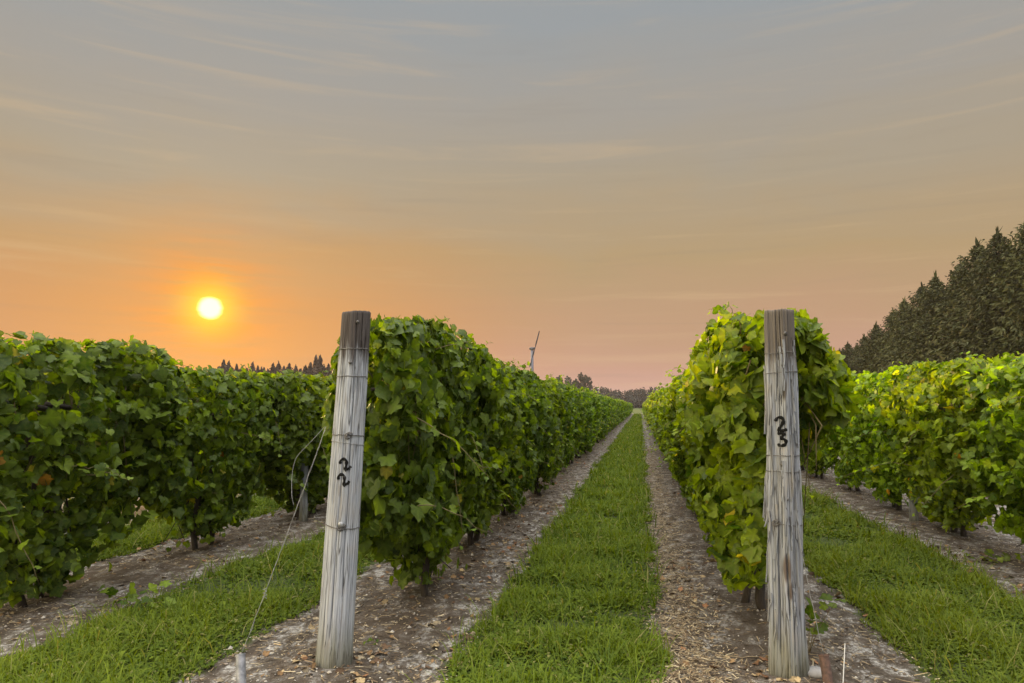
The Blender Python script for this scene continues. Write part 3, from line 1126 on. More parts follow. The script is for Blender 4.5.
# ------------------------------------------------------------------ posts
def post_mesh(H, rb, rt, seed, cracks, flats=0.0, top_slope=0.0, mat=None):
    r = np.random.default_rng(seed)
    nz, na = 150, 256
    z = np.linspace(-0.12, H, nz)
    th = np.linspace(0, 2 * np.pi, na, endpoint=False)
    Z, A = np.meshgrid(z, th, indexing='ij')
    f1, f2, f3 = wave_noise(6, 2.5, seed), wave_noise(8, 7, seed + 1), wave_noise(10, 22, seed + 2)
    rad = rb + (rt - rb) * np.clip(Z / H, 0, 1)
    rad = rad + 0.004 * f1(np.cos(A) * 2 + 3 * np.sin(A), Z * 1.2) + 0.0025 * f2(np.cos(A) * 2, np.sin(A) * 2 + Z * 0.6)
    rad = rad + (0.0015 + 0.002 * flats) * f3(np.cos(A) * 1.6 + Z * 0.05, np.sin(A) * 1.6)
    if flats:
        rad = rad + 0.006 * flats * np.cos(5 * A + 1.0 + 0.3 * np.sin(Z * 3)) + 0.005 * flats * f2(np.sin(A) * 3, np.cos(A) * 3 + Z * 1.5)
    for (a0, z0, z1, dep, wid, drift) in cracks:
        ac = a0 + drift * (Z - z0) + 0.02 * np.sin(Z * 9 + a0)
        da = (A - ac + np.pi) % (2 * np.pi) - np.pi
        ends = np.clip((Z - z0) / 0.06, 0, 1) * np.clip((z1 - Z) / 0.10, 0, 1)
        rad = rad - 1.25 * dep * np.exp(-np.abs(da / (0.42 * wid)) ** 1.5) * ends
    rad = rad + 0.012 * np.exp(-np.clip(Z, 0, None) / 0.12) * 0.5
    Zt = Z + np.where(Z > H - 1e-6, 1, 0) * 0
    ztop = top_slope * np.cos(A) * rad + 0.006 * f3(np.cos(A), np.sin(A))
    Zt = Z + ztop * np.clip((Z - H + 0.1) / 0.1, 0, 1)
    V = np.stack([rad * np.cos(A), rad * np.sin(A), Zt], -1)
    idx_ = np.arange(nz * na).reshape(nz, na)
    q = np.stack([idx_[:-1], np.roll(idx_[:-1], -1, 1), np.roll(idx_[1:], -1, 1), idx_[1:]], -1).reshape(-1, 4)
    acc = Acc()
    verts = [V.reshape(-1, 3)]
    faces = [q]
    base = nz * na
    prev = idx_[-1]
    for s in (0.94, 0.7, 0.4):
        ring = V[-1] * np.array([s, s, 1]) + np.array([0, 0, 0.004 if s > 0.9 else 0.003])
        ring[:, 2] += r.normal(0, 0.0012, na)
        ids = base + np.arange(na)
        base += na
        verts.append(ring)
        faces.append(np.stack([prev, np.roll(prev, -1), np.roll(ids, -1), ids], -1))
        prev = ids
    verts.append(np.array([[0, 0, H + 0.003]]))
    acc.add(np.concatenate(verts), [np.concatenate(faces), np.stack([prev, np.roll(prev, -1), np.full(na, base)], -1)])

    def radius(zz, aa=None):
        if aa is None:
            return rb + (rt - rb) * zz / H
        fz = min(max((zz - z[0]) / (z[-1] - z[0]) * (nz - 1), 0), nz - 1.001)
        fa = (aa % (2 * math.pi)) / (2 * math.pi) * na
        i0, j0 = int(fz), int(fa) % na
        blk = rad[max(i0 - 1, 0):i0 + 3][:, [(j0 + q_) % na for q_ in range(-4, 6)]]
        return float(np.percentile(blk, 80))
    return acc.mesh('post', mat), radius


def stroke(acc, pts2d, place, width, thick=0.0025):
    """a painted stroke laid on the post's curved face; pts2d along the face and up"""
    P = np.asarray(pts2d, float)
    # resample with a smooth curve
    d = np.concatenate([[0], np.cumsum(np.linalg.norm(np.diff(P, axis=0), axis=1))])
    n = 26
    s = np.linspace(0, d[-1], n)
    Q = np.stack([np.interp(s, d, P[:, 0]), np.interp(s, d, P[:, 1])], 1)
    for _ in range(2):
        Q[1:-1] = (Q[:-2] + 2 * Q[1:-1] + Q[2:]) / 4
    T = np.gradient(Q, axis=0)
    T /= np.linalg.norm(T, axis=1)[:, None] + 1e-9
    Nn = np.stack([-T[:, 1], T[:, 0]], 1)
    V = []
    for i in range(n):
        wv = width * (0.5 + 0.12 * math.sin(i * 0.9))
        if i in (0, n - 1):
            wv *= 0.6
        for sg, h in ((-1, 0), (-0.8, thick), (0.8, thick), (1, 0)):
            c = Q[i] + Nn[i] * wv * sg
            V.append(place(c[0], c[1], h))
    idx_ = np.arange(n * 4).reshape(n, 4)
    q = np.stack([idx_[:-1, :-1], idx_[:-1, 1:], idx_[1:, 1:], idx_[1:, :-1]], -1).reshape(-1, 4)
    acc.add(V, [q, [idx_[0]], [idx_[-1][::-1]]])


DIGIT = {
    '2': [[(-0.42, 0.30), (-0.34, 0.56), (-0.08, 0.70), (0.20, 0.64), (0.36, 0.40), (0.28, 0.12), (0.02, -0.22), (-0.36, -0.62)],
          [(-0.42, -0.62), (-0.1, -0.60), (0.14, -0.66), (0.48, -0.56)]],
    '3': [[(-0.36, 0.62), (0.02, 0.68), (0.34, 0.64), (0.12, 0.30), (-0.06, 0.12)],
          [(-0.10, 0.12), (0.22, 0.08), (0.42, -0.16), (0.36, -0.48), (0.06, -0.68), (-0.26, -0.64), (-0.42, -0.44)]],
}


def digit(parent, ch, ang, z, size, rot, post_r, width):
    a = Acc()
    c, s = math.cos(rot), math.sin(rot)

    def place(u, v, h):
        uu, vv = (u * c - v * s) * size, (u * s + v * c) * size
        zz = z + vv
        t_ = ang + uu / post_r(zz)
        rr = post_r(zz, t_) + 0.0012 + h
        return (rr * math.cos(t_), rr * math.sin(t_), zz)
    for st in DIGIT[ch]:
        stroke(a, st, place, width / size)
    return new_obj('digit', a.mesh('digit', M['black_paint']), parent)


def ring(parent, z, post_r, rad=0.0022, tilt=0.0, turns=1.0, seed=0, extra=0.004, mat=None, knot=None):
    r = np.random.default_rng(seed)
    a = Acc()
    n = int(40 * turns)
    th = np.linspace(0, 2 * np.pi * turns, n)
    rr = np.array([post_r(z, t_) for t_ in th])
    rr = np.maximum(np.convolve(np.concatenate([rr[-3:], rr, rr[:3]]), np.ones(7) / 7, 'valid'), rr) + 0.0012 + r.normal(0, 0.0004, n)
    zz = z + tilt * np.sin(th + seed) + 0.006 * (th / 6.28 - turns / 2) + r.normal(0, 0.001, n)
    a.tube(np.stack([rr * np.cos(th), rr * np.sin(th), zz], 1), rad, 6)
    if knot is not None:
        for i in range(3):
            q = np.linspace(0, 6.28, 9)
            cx = post_r(z) + 0.010
            lx = knot + (0.018 * np.cos(q) + i * 0.006) / cx
            a.tube(np.stack([(cx + 0.006 * np.sin(q * 2)) * np.cos(lx), (cx + 0.006 * np.sin(q * 2)) * np.sin(lx), z + 0.018 * np.sin(q) + i * 0.004], 1), rad, 5)
    return new_obj('wire', a.mesh('wire', mat or M['wire']), parent)


# ---- post 22
P22 = Vector((-1.81, 4.04, 0))
cam22 = math.atan2(-P22.y, -P22.x)          # side of the post that faces the camera
m22, r22 = post_mesh(2.08, 0.105, 0.086, 11, [
    (cam22 - 0.35, 0.15, 1.42, 0.012, 0.05, 0.04), (cam22 + 0.22, 0.35, 1.75, 0.013, 0.05, -0.06), (cam22 + 0.75, 0.5, 2.0, 0.009, 0.06, 0.03),
    (cam22 - 0.8, 0.9, 2.05, 0.008, 0.05, 0.0), (cam22 + 0.05, 1.55, 2.12, 0.010, 0.05, 0.05), (cam22 + 0.5, 1.8, 2.13, 0.013, 0.07, -0.05)],
    0.25, 0.10, wood_material('weathered_wood', 2.08, 3.0, pale=1.18))
p22 = new_obj('wooden_post', m22)
p22.location = (P22.x, P22.y, gz(P22.x, P22.y))
p22.rotation_euler = (R(-0.4), R(2.5), 0)
put_props(p22, 'leaning weathered grey wooden post marked with two black tilted twos', 'post')
digit(p22, '2', cam22 - 0.12, 1.165, 0.050, R(34), r22, 0.016)
digit(p22, '2', cam22 - 0.17, 1.075, 0.050, R(38), r22, 0.016)
ring(p22, 1.855, r22, 0.0030, 0.004, 1, 1)
ring(p22, 1.685, r22, 0.0024, 0.003, 1, 2)
ring(p22, 1.33, r22, 0.0026, 0.006, 1.3, 3, knot=cam22 - 0.08)
ring(p22, 1.285, r22, 0.0022, 0.012, 1.6, 4, mat=M['bright_wire'])
ring(p22, 0.795, r22, 0.0028, 0.010, 1.0, 5, knot=cam22 - 0.12)
a = Acc()
q = np.linspace(0, 6.28, 13)
for rr_, hh in ((0.014, 0.0),):
    c_ = np.array([math.cos(cam22 - 0.13), math.sin(cam22 - 0.13), 0])
    s_ = np.array([-c_[1], c_[0], 0])
    base_ = c_ * (r22(0.8) + 0.002) + np.array([0, 0, 0.815])
    a.tube([base_ - c_ * 0.01, base_ + c_ * 0.010, base_ + c_ * 0.016], [0.020, 0.018, 0.008], 10)
new_obj('staple', a.mesh('staple', M['bright_wire']), p22)
for (da, z_) in ((-0.22, 1.77), (0.10, 2.02), (-0.12, 1.335)):
    a = Acc()
    c_ = np.array([math.cos(cam22 + da), math.sin(cam22 + da), 0])
    b_ = c_ * (r22(z_, cam22 + da) - 0.006) + np.array([0, 0, z_])
    a.tube([b_, b_ + c_ * 0.016], [0.011, 0.009], 8)
    new_obj('nail', a.mesh('nail', M['wire']), p22)

# ---- post 23
P23 = Vector((0.800, 4.36, 0))
cam23 = math.atan2(-P23.y, -P23.x)
m23, r23 = post_mesh(2.075, 0.093, 0.077, 31, [
    (cam23 - 0.42, 0.12, 1.02, 0.024, 0.055, 0.02), (cam23 + 0.20, 0.30, 0.78, 0.030, 0.10, -0.05), (cam23 + 0.35, 0.5, 1.3, 0.010, 0.05, 0.03),
    (cam23 - 0.1, 0.7, 1.95, 0.012, 0.05, 0.04), (cam23 + 0.1, 1.5, 2.13, 0.018, 0.06, 0.02), (cam23 + 0.7, 0.4, 1.9, 0.013, 0.06, -0.03),
    (cam23 - 0.75, 0.9, 2.12, 0.012, 0.05, 0.02), (cam23 - 0.2, 1.6, 2.12, 0.010, 0.04, 0.0), (cam23 + 0.45, 0.08, 0.6, 0.016, 0.08, 0.0)],
    1.9, 0.03, wood_material('splintered_wood', 2.075, 8.0, (0.10, 0.083, 0.070, 1), pale=0.9, scars=[(math.cos(cam23 + a_) * 0.098, math.sin(cam23 + a_) * 0.098, z_, q_, c_) for a_, z_, q_, c_ in (
        (0.10, 0.60, 0.034, (0.085, 0.060, 0.046, 1)), (0.30, 0.47, 0.024, (0.075, 0.052, 0.040, 1)), (0.25, 1.80, 0.032, (0.06, 0.045, 0.04, 1)),
        (-0.3, 1.98, 0.03, (0.05, 0.04, 0.035, 1)), (0.2, 1.62, 0.03, (0.08, 0.065, 0.05, 1)))]))
p23 = new_obj('wooden_post', m23)
p23.location = (P23.x, P23.y, gz(P23.x, P23.y))
p23.rotation_euler = (0, R(0.45), 0)
put_props(p23, 'upright splintered grey wooden post marked with a black 23', 'post')
digit(p23, '2', cam23 - 0.06, 1.410, 0.058, R(8), r23, 0.016)
digit(p23, '3', cam23 - 0.02, 1.322, 0.054, R(4), r23, 0.016)
for i, (z_, tl, tn) in enumerate(((1.825, 0.005, 1.0), (1.705, 0.006, 1.0), (1.225, 0.004, 1.2), (1.135, 0.003, 1.0), (0.845, 0.012, 1.4))):
    ring(p23, z_, r23, 0.0024, tl, tn, 20 + i, 0.008, knot=(cam23 - 0.5 if i == 4 else None))
for (da, z_, sz) in ((0.42, 1.935, 0.014), (0.05, 1.18, 0.015), (0.22, 0.985, 0.012)):
    a = Acc()
    c_ = np.array([math.cos(cam23 + da), math.sin(cam23 + da), 0])
    b_ = c_ * (r23(z_, cam23 + da) - 0.008) + np.array([0, 0, z_])
    a.tube([b_, b_ + c_ * 0.012], [sz, sz * 0.8], 8)
    new_obj('nail', a.mesh('nail', M['wire']), p23)
# lifted splinters down its sides
wood_s = wood_material('splinter_wood', 9.0, 5.0, pale=0.72)
rs = np.random.default_rng(4)
spl = [(0.95, 0.70, 1.12, 0.035), (0.85, 0.5, 0.92, 0.02), (-1.05, 1.35, 1.75, 0.012), (-1.1, 0.85, 1.05, 0.016), (-0.55, 0.20, 0.85, 0.006), (-0.1, 1.55, 1.78, 0.008),
       (0.25, 1.60, 1.9, 0.007), (-0.7, 1.0, 1.4, 0.008), (0.6, 1.0, 1.35, 0.010), (1.2, 1.3, 1.6, 0.012), (-1.3, 0.5, 0.75, 0.012), (0.1, 0.78, 1.2, 0.006)]
for q_ in range(34):
    z1_ = rs.uniform(0.35, 1.95)
    a_ = rs.uniform(-1.5, 1.5)
    if abs(a_) < 0.55 and 1.15 < z1_ < 1.75:
        a_ = 1.0
    spl.append((a_, z1_ - rs.uniform(0.06, 0.28), z1_, rs.uniform(0.004, 0.022)))
for (da, z0, z1, lift) in spl:
    a = Acc()
    wmax = 0.012 if z1 - z0 > 0.3 else 0.006
    n = 9
    V = []
    for i, s in enumerate(np.linspace(0, 1, n)):
        z_ = z1 - (z1 - z0) * s
        ang_ = cam23 + da + 0.05 * math.sin(s * 4 + da)
        out_ = r23(z_, ang_) + 0.001 + lift * s ** 1.6
        c_ = np.array([math.cos(ang_), math.sin(ang_), 0])
        s_ = np.array([-c_[1], c_[0], 0])
        wv = wmax * (1 - 0.75 * s) + 0.001
        b_ = c_ * out_ + np.array([0, 0, z_])
        for p_ in (b_ - s_ * wv - c_ * 0.005, b_ - s_ * wv * 0.8 + c_ * 0.003, b_ + s_ * wv * 0.8 + c_ * 0.003, b_ + s_ * wv - c_ * 0.005):
            V.append(p_)
    ix = np.arange(n * 4).reshape(n, 4)
    qq = np.stack([ix[:-1], np.roll(ix[:-1], -1, 1), np.roll(ix[1:], -1, 1), ix[1:]], -1).reshape(-1, 4)
    a.add(V, [qq, [ix[0]], [ix[-1][::-1]]])
    new_obj('splinter', a.mesh('splinter', wood_s, False), p23)

# ---- thin line posts inside the rows
wood_l = wood_material('line_post_wood', 9.0, 6.0)
for (x, y, H, lab) in ((3.52, 10.2, 1.72, 'thin grey line post half hidden among vines in the row at right'),
                       (-4.42, 8.8, 1.70, 'thin grey line post half hidden among vines behind the guy wire of post 22')):
    me, _ = post_mesh(H, 0.050, 0.044, int(y * 10), [(0.5, 0.2, 1.5, 0.006, 0.08, 0.02), (-1.9, 0.1, 1.4, 0.006, 0.08, 0.02)], 0.3, 0.0, wood_l)
    o = new_obj('line_post', me)
    o.location = (x, y, gz(x, y))
    put_props(o, lab, 'post', 'line posts inside the rows')

# ------------------------------------------------------------------ anchors and guy wires
def pipe(name, base, top, r0, mat, label, cat, hollow=True):
    a = Acc()
    b, t_ = np.array(base, float), np.array(top, float)
    a.tube([b, (b + t_) / 2, t_], [r0, r0, r0 * 1.03], 14, caps=False)
    if hollow:
        a.tube([t_, t_ - (t_ - b) * 0.2], [r0 * 0.99, r0 * 0.72], 14, caps=False)
        a.tube([t_ - (t_ - b) * 0.02, t_], [r0 * 1.12, r0 * 1.12], 14, caps=False)
    else:
        a.tube([t_, t_ + (t_ - b) * 0.01], [r0, r0 * 0.5], 14)
    off = b.copy()
    o = new_obj(name, a.mesh(name, mat))
    o.data.transform(Matrix.Translation(-Vector(off)))
    o.location = off
    return put_props(o, label, cat)


pipe('anchor_stake', (-2.095, 3.54, -0.1), (-2.165, 3.62, 0.20), 0.025, M['galv'], 'grey metal pipe stake holding the guy wire of post 22', 'stake')
pipe('anchor_stake', (0.995, 4.20, -0.1), (0.975, 4.26, 0.175), 0.027, M['rust'], 'rusty brown pipe stake in the soil beside post 23', 'stake')
pipe('marker_rod', (1.03, 4.16, -0.1), (1.09, 4.27, 0.235), 0.0028, M['white_rod'], 'thin pale rod leaning in the soil beside the rusty pipe', 'rod', False)


def wire_obj(name, paths, rad, mat, label):
    a = Acc()
    for p in paths:
        a.tube(p, rad, 6)
    o = new_obj(name, a.mesh(name, mat))
    return put_props(o, label, 'wire')


def sag(p0, p1, drop, n=24, wob=0.0, seed=0):
    r = np.random.default_rng(seed)
    s = np.linspace(0, 1, n)[:, None]
    P = np.array(p0) * (1 - s) + np.array(p1) * s
    P[:, 2] -= drop * 4 * (s * (1 - s))[:, 0]
    P += r.normal(0, wob, P.shape)
    return P


top22 = (-1.862, 3.965, 1.42)
st = (-2.16, 3.62, 0.20)
w1 = sag(top22, st, 0.015, 40, 0.0012, 1)
w2 = sag((-1.866, 3.965, 1.40), (-2.157, 3.622, 0.21), 0.02, 40, 0.002, 2)
loop = np.array([(-1.868, 3.96, 1.42), (-1.94, 3.93, 1.33), (-2.02, 3.90, 1.24), (-2.03, 3.88, 1.14), (-2.0, 3.83, 1.02), (-1.985, 3.83, 0.97)])
s_ = np.linspace(0, 5, 30)
loop = np.stack([np.interp(s_, range(6), loop[:, i]) for i in range(3)], 1)
for _ in range(3):
    loop[1:-1] = (loop[:-2] + loop[1:-1] * 2 + loop[2:]) / 4
curl = []
mid_ = np.array(w1[29])
for th in np.linspace(0, 6.28 * 3, 40):
    curl.append(mid_ + np.array([0.011 * math.cos(th), 0.008 * math.sin(th), -0.03 + 0.06 * th / 18.8]))
wire_obj('guy_wire', [w1, w2, loop, curl], 0.0012, M['bright_wire'], 'twisted pale guy wire running from post 22 down to the grey pipe stake')
w3 = sag((0.865, 4.31, 0.86), (0.975, 4.26, 0.17), 0.01, 24, 0.001, 3)
wire_obj('guy_wire', [w3], 0.0018, M['bright_wire'], 'thin guy wire running from post 23 down to the rusty pipe stake')

# stone at the foot of post 23
a = Acc()
nu, nv = 18, 12
fz = wave_noise(6, 2.0, 91)
th = np.linspace(0, 2 * np.pi, nu, endpoint=False)
ph = np.linspace(0.05, np.pi - 0.05, nv)
PH, TH = np.meshgrid(ph, th, indexing='ij')
rad = 0.052 * (1 + 0.18 * fz(np.cos(TH) * 2, PH * 1.3))
V = np.stack([rad * np.sin(PH) * np.cos(TH) * 1.25, rad * np.sin(PH) * np.sin(TH), rad * np.cos(PH) * 0.62], -1).reshape(-1, 3)
ix = np.arange(nu * nv).reshape(nv, nu)
a.add(V, [np.stack([ix[:-1], np.roll(ix[:-1], -1, 1), np.roll(ix[1:], -1, 1), ix[1:]], -1).reshape(-1, 4), [ix[0]], [ix[-1][::-1]]])
o = new_obj('stone', a.mesh('stone', M['stone']))
o.location = (0.955, 4.36, gz(0.955, 4.36) + 0.012)
put_props(o, 'pale rounded stone half sunk at the foot of post 23', 'stone')


# ------------------------------------------------------------------ grass, litter and weeds
def grass_strip(si, a, b, y_end, seed):
    r = np.random.default_rng(seed)
    Vs, Fs, Cs = [], [], []
    n0 = 0
    el, er = wave_noise(9, 2.6, seed + 1), wave_noise(9, 2.6, seed + 2)
    patch = wave_noise(10, 3.2, seed + 3)
    bands = [(2.6, 5.5, 7000, 0.85), (5.5, 8.5, 5200, 1.1), (8.5, 13, 2400, 1.8), (13, 22, 1300, 2.6), (22, 40, 420, 4.2), (40, 80, 130, 7.5), (80, y_end, 45, 13)]
    for (ya, yb, den, wk) in bands:
        if ya >= y_end:
            break
        yb = min(yb, y_end)
        m = int(den * (yb - ya) * (b - a + 0.2))
        x = r.uniform(a - 0.10, b + 0.10, m)
        y = r.uniform(ya, yb, m)
        lo = a + 0.17 * el(y, 0 * y) + 0.10 * el(y * 4, 0 * y)
        hi = b + 0.17 * er(y, 0 * y) + 0.10 * er(y * 4, 0 * y)
        edge = np.minimum(x - lo, hi - x)
        keep = (edge > 0) | (r.uniform(size=m) < 0.10 * np.exp(edge / 0.06))
        pt = patch(x * 1.6, y * 1.6)
        keep &= r.uniform(size=m) < np.clip(0.75 + 1.1 * pt, 0.14, 1.0)
        x, y, edge, pt = x[keep], y[keep], edge[keep], pt[keep]
        m = len(x)
        z = ground_z(x, y) - 0.004
        h = (0.030 + 0.085 * r.beta(1.2, 3, m)) * (0.85 + 1.1 * pt) * np.clip(0.6 + edge * 2.0, 0.5, 1.15)
        long_ = r.uniform(size=m) < 0.07
        h[long_] = r.uniform(0.09, 0.19, long_.sum())
        az = r.uniform(0, 6.28, m)
        wd_ = r.uniform(0.0018, 0.0042, m) * wk
        lean = r.uniform(0.25, 1.7, m) * h
        leaf = (r.uniform(size=m) < np.clip(0.55 - 0.9 * pt, 0.2, 0.9)) & ~long_                       # clover-like broad leaves
        wd_[leaf] *= 4.2
        h[leaf] *= 0.72
        dx, dy = np.cos(az), np.sin(az)
        sx, sy = -dy, dx
        base = np.stack([x, y, z], 1)
        S = np.stack([sx, sy, 0 * sx], 1) * wd_[:, None]
        Dv = np.stack([dx, dy, 0 * dx], 1)
        m1 = base + Dv * (lean * 0.28)[:, None] + np.array([0, 0, 1.0]) * (h * 0.55)[:, None]
        m2 = base + Dv * (lean * 0.65)[:, None] + np.array([0, 0, 1.0]) * (h * 0.90)[:, None]
        tp = base + Dv * lean[:, None] + np.array([0, 0, 1.0]) * (h * np.where(leaf, 0.80, 1.0))[:, None]
        kb = np.where(leaf, 0.15, 0.8)[:, None]
        V = np.stack([base - S * kb, base + S * kb, m1 - S * np.where(leaf, 0.45, 1)[:, None], m1 + S * np.where(leaf, 0.45, 1)[:, None],
                      m2 - S * np.where(leaf, 1.0, 0.7)[:, None], m2 + S * np.where(leaf, 1.0, 0.7)[:, None], tp], 1)
        i = n0 + np.arange(m)[:, None] * 7
        Fs.append(np.concatenate([i + np.array([0, 1, 3, 2]), i + np.array([2, 3, 5, 4]), i + np.array([4, 5, 6, 6])], 0)[: 2 * m])
        Fs_tri = i + np.array([4, 5, 6])
        Cs_lo, Cs_hi = np.array([0.020, 0.048, 0.002]), np.array([0.125, 0.160, 0.003])
        k = np.clip(r.beta(1.3, 1.5, m) + 0.60 * pt, 0, 1)[:, None]
        c = Cs_lo * (1 - k) + Cs_hi * k
        dry = r.uniform(size=m) < 0.05
        c[dry] = np.array([0.22, 0.19, 0.08])
        Vs.append(V.reshape(-1, 3))
        Cs.append(np.repeat(c, 7, 0))
        grass_tris.append(Fs_tri)
        n0 += 7 * m
    T_ = np.concatenate(grass_tris)
    grass_tris.clear()
    return np_mesh('grass', np.concatenate(Vs), [np.concatenate(Fs), T_], np.concatenate(Cs), True, M['grass'])


grass_tris = []
names = ['grass strip beyond the front vine row at left', 'grass strip in the aisle left of post 22',
         'grass strip in the middle aisle between the two numbered posts', 'grass strip in the aisle right of post 23']
for si, (a_, b_) in enumerate(STRIPS):
    o = new_obj('grass', grass_strip(si, a_, b_, [40, 60, 126, 60][si], 700 + si * 10))
    put_props(o, 'short green ' + names[si], 'grass', kind='stuff')


def soil_points(r, m, y0, y1, k=1.6):
    """random spots on the bare soil, denser near the camera"""
    y = y0 + (y1 - y0) * r.uniform(0, 1, m) ** k
    x = r.uniform(-6.4, 5.0, m)
    ok = np.ones(m, bool)
    for a, b in STRIPS:
        ok &= ~((x > a + 0.06) & (x < b - 0.06))
    return x[ok], y[ok]


def fallen_leaves():
    r = np.random.default_rng(801)
    x, y = soil_points(r, 26000, 3.0, 34)
    f = wave_noise(8, 2.0, 802)
    keep = r.uniform(size=len(x)) < np.clip(0.30 + 1.3 * f(x, y), 0.08, 1)
    x, y = x[keep], y[keep]
    for bx, by in ((-1.81, 4.04), (0.80, 4.36)):          # leaves caught round the feet of the posts
        aa = r.uniform(0, 6.28, 45)
        dd = 0.11 + 0.25 * r.beta(1.0, 1.6, 45)
        x = np.concatenate([x, bx + np.cos(aa) * dd])
        y = np.concatenate([y, by + np.sin(aa) * dd])
    n = len(x)
    z = ground_z(x, y) + 0.010
    N = unit(np.stack([r.normal(0, 0.35, n), r.normal(0, 0.35, n), np.ones(n)], 1))
    T = unit(np.stack([r.normal(size=n), r.normal(size=n), 0 * x], 1))
    size = 0.014 + 0.058 * r.beta(1.1, 2.6, n)
    pal = np.array([[0.16, 0.095, 0.045], [0.24, 0.15, 0.075], [0.10, 0.06, 0.035], [0.30, 0.22, 0.12], [0.20, 0.10, 0.05], [0.26, 0.21, 0.14]])
    c = pal[r.integers(0, len(pal), n)] * r.uniform(0.45, 0.95, n)[:, None]
    V, F, C_ = build_leaves(np.stack([x, y, z], 1), N, T, size, c, leaf_template('mid'), r)
    return np_mesh('fallen_leaves', V, [F], C_, True, M['litter'])


def straw():
    r = np.random.default_rng(811)
    x, y = soil_points(r, 190000, 2.9, 30, 1.8)
    f = wave_noise(8, 1.6, 812)
    keep = r.uniform(size=len(x)) < np.clip(0.40 + 1.3 * f(x, y), 0.10, 1)
    x, y = x[keep], y[keep]
    m = 26000                                              # the drift of dry straw along the middle aisle
    x = np.concatenate([x, 0.26 + r.normal(0, 0.13, m)])
    y = np.concatenate([y, 3.2 + 22 * r.uniform(0, 1, m) ** 1.9])
    n = len(x)
    z = ground_z(x, y) + r.uniform(0.003, 0.014, n)
    az = r.uniform(0, 6.28, n)
    L = 0.006 + 0.05 * r.beta(1.0, 4.0, n)
    D_ = np.stack([np.cos(az), np.sin(az), r.normal(0, 0.12, n)], 1) * L[:, None]
    S = np.stack([-np.sin(az), np.cos(az), r.normal(0, 0.3, n)], 1) * r.uniform(0.0012, 0.0035, n)[:, None]
    P = np.stack([x, y, z], 1)
    V = np.stack([P - D_ - S, P - D_ + S, P + D_ + S, P + D_ - S], 1).reshape(-1, 3)
    pal = np.array([[0.28, 0.21, 0.12], [0.38, 0.31, 0.20], [0.13, 0.09, 0.055], [0.07, 0.05, 0.035], [0.20, 0.14, 0.08]])
    c = pal[r.integers(0, len(pal), n)] * r.uniform(0.7, 1.2, n)[:, None]
    return np_mesh('straw_litter', V, [np.arange(4 * n).reshape(-1, 4)], np.repeat(c, 4, 0), False, M['litter'])


def clods():
    r = np.random.default_rng(821)
    x, y = soil_points(r, 26000, 2.9, 18, 1.8)
    n = len(x)
    octa = np.array([[1, 0, 0], [0, 1, 0], [-1, 0, 0], [0, -1, 0], [0, 0, 0.75], [0, 0, -0.6]], float)
    s = 0.003 + 0.026 * r.beta(1.0, 6.0, n)
    V = octa[None] * s[:, None, None] * r.uniform(0.6, 1.3, (n, 6, 1))
    a = r.uniform(0, 6.28, n)
    c, sn = np.cos(a)[:, None], np.sin(a)[:, None]
    X = V[..., 0] * c - V[..., 1] * sn
    Y = V[..., 0] * sn + V[..., 1] * c
    V = np.stack([X + x[:, None], Y + y[:, None], V[..., 2] + ground_z(x, y)[:, None] + 0.003], -1).reshape(-1, 3)
    tri = np.array([[0, 1, 4], [1, 2, 4], [2, 3, 4], [3, 0, 4], [1, 0, 5], [2, 1, 5], [3, 2, 5], [0, 3, 5]])
    F = (np.arange(n)[:, None, None] * 6 + tri[None]).reshape(-1, 3)
    pal = np.array([[0.30, 0.265, 0.225], [0.20, 0.165, 0.135], [0.11, 0.085, 0.065], [0.38, 0.35, 0.31]])
    cc = pal[r.integers(0, 4, n)] * r.uniform(0.8, 1.15, n)[:, None]
    return np_mesh('soil_clods', V, [F], np.repeat(cc, 6, 0), False, M['litter'])


def twigs():
    r = np.random.default_rng(831)
    x, y = soil_points(r, 1500, 2.9, 18, 1.6)
    a = Acc()
    for xi, yi in zip(x, y):
        L = 0.04 + 0.22 * r.beta(1.2, 3.5)
        az = r.uniform(0, 6.28)
        s = np.linspace(-0.5, 0.5, 5)
        px_ = xi + np.cos(az) * L * s + 0.06 * L * np.sin(s * 7) * -np.sin(az)
        py_ = yi + np.sin(az) * L * s + 0.06 * L * np.sin(s * 7) * np.cos(az)
        zz = ground_z(px_, py_) + 0.006 + 0.02 * r.uniform() * (s + 0.5)
        c = np.array([0.06, 0.045, 0.032]) * r.uniform(0.6, 1.0) if r.uniform() < 0.65 else np.array([0.22, 0.17, 0.11])
        a.tube(np.stack([px_, py_, zz], 1), np.linspace(0.0035, 0.0015, 5) * r.uniform(0.6, 1.2), 5, col=c)
    return a.mesh('twigs', M['litter'])


put_props(new_obj('twigs', twigs()), 'thin dead vine twigs lying on the bare soil', 'twigs', kind='stuff')
put_props(new_obj('fallen_leaves', fallen_leaves()), 'dry brown fallen vine leaves scattered on the bare soil', 'leaf litter', kind='stuff')
put_props(new_obj('straw_litter', straw()), 'dry straw and twig bits strewn over the bare soil', 'litter', kind='stuff')
put_props(new_obj('soil_clods', clods()), 'small crumbs and clods of sandy soil beside the vines', 'soil crumbs', kind='stuff')


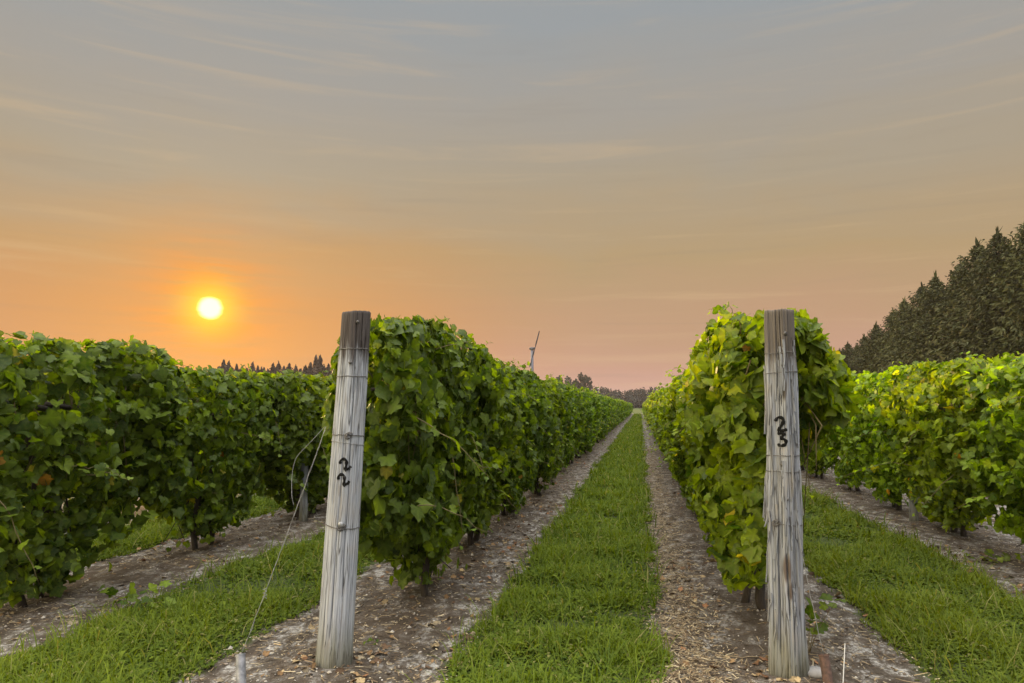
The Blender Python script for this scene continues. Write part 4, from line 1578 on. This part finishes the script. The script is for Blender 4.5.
def weed(x, y, n, h, spread, seed, label, size=0.05):
    r = np.random.default_rng(seed)
    t = empty('weed_plant', (x, y, gz(x, y)))
    a = Acc()
    P, N, T = [], [], []
    for i in range(max(2, n // 4)):
        d = np.array([r.normal(0, spread), r.normal(0, spread), h * r.uniform(0.6, 1.1)])
        s = np.linspace(0, 1, 6)[:, None]
        pts = d * s + np.array([0, 0, -0.02]) + np.array([d[0], d[1], -h * 0.3]) * 0.5 * s ** 2
        a.tube(pts, np.linspace(0.003, 0.001, 6), 5)
        for j in range(4):
            p = pts[2 + j] if j < 4 else pts[-1]
            P.append(p + r.normal(0, 0.012, 3))
            N.append(np.array([d[0] * 2, d[1] * 2 - 0.3, 1.0]) + r.normal(0, 0.35, 3))
            T.append(np.array([r.normal(), r.normal(), -0.3]))
    n_ = len(P)
    V, F, C_ = build_leaves(np.array(P), unit(np.array(N)), unit(np.array(T)), size * r.uniform(0.6, 1.3, n_), leaf_colours(n_, r, 0) * 1.1, leaf_template('near'), r)
    new_obj('foliage', np_mesh('weed_foliage', V, [F], C_, True, M['vine_leaf']), t)
    new_obj('stem', a.mesh('weed_stem', M['cane']), t)
    return put_props(t, label, 'weed')


weed(1.00, 4.75, 12, 0.55, 0.10, 1, 'small leafy sucker growing behind post 23 on its right side', 0.07)
weed(3.28, 7.75, 24, 0.16, 0.14, 2, 'low leafy weed on the bare soil at the foot of the right row', 0.055)
weed(0.90, 4.20, 10, 0.05, 0.04, 3, 'tiny green weed at the front foot of post 23', 0.02)
weed(-3.95, 4.9, 16, 0.22, 0.14, 4, 'drooping pale green shoot standing at the foot of the left row', 0.07)
weed(-1.68, 4.45, 10, 0.06, 0.05, 5, 'tiny green weed on the soil just right of post 22', 0.02)


# ------------------------------------------------------------------ thin evening haze
a = Acc()
a.box((0, 340, 9.5), (2300, 1700, 21.5))
hm = bpy.data.materials.new('evening_haze')
hm.use_nodes = True
hn = hm.node_tree.nodes
hn.clear()
vol = hn.new('ShaderNodeVolumePrincipled')
vol.inputs['Color'].default_value = (0.80, 0.68, 0.66, 1)
vol.inputs['Density'].default_value = 0.00018
vol.inputs['Anisotropy'].default_value = 0.0
ho = hn.new('ShaderNodeOutputMaterial')
hm.node_tree.links.new(vol.outputs[0], ho.inputs['Volume'])
put_props(new_obj('haze', a.mesh('haze', hm, False)), 'thin evening haze hanging over the vineyard', 'haze', kind='stuff')
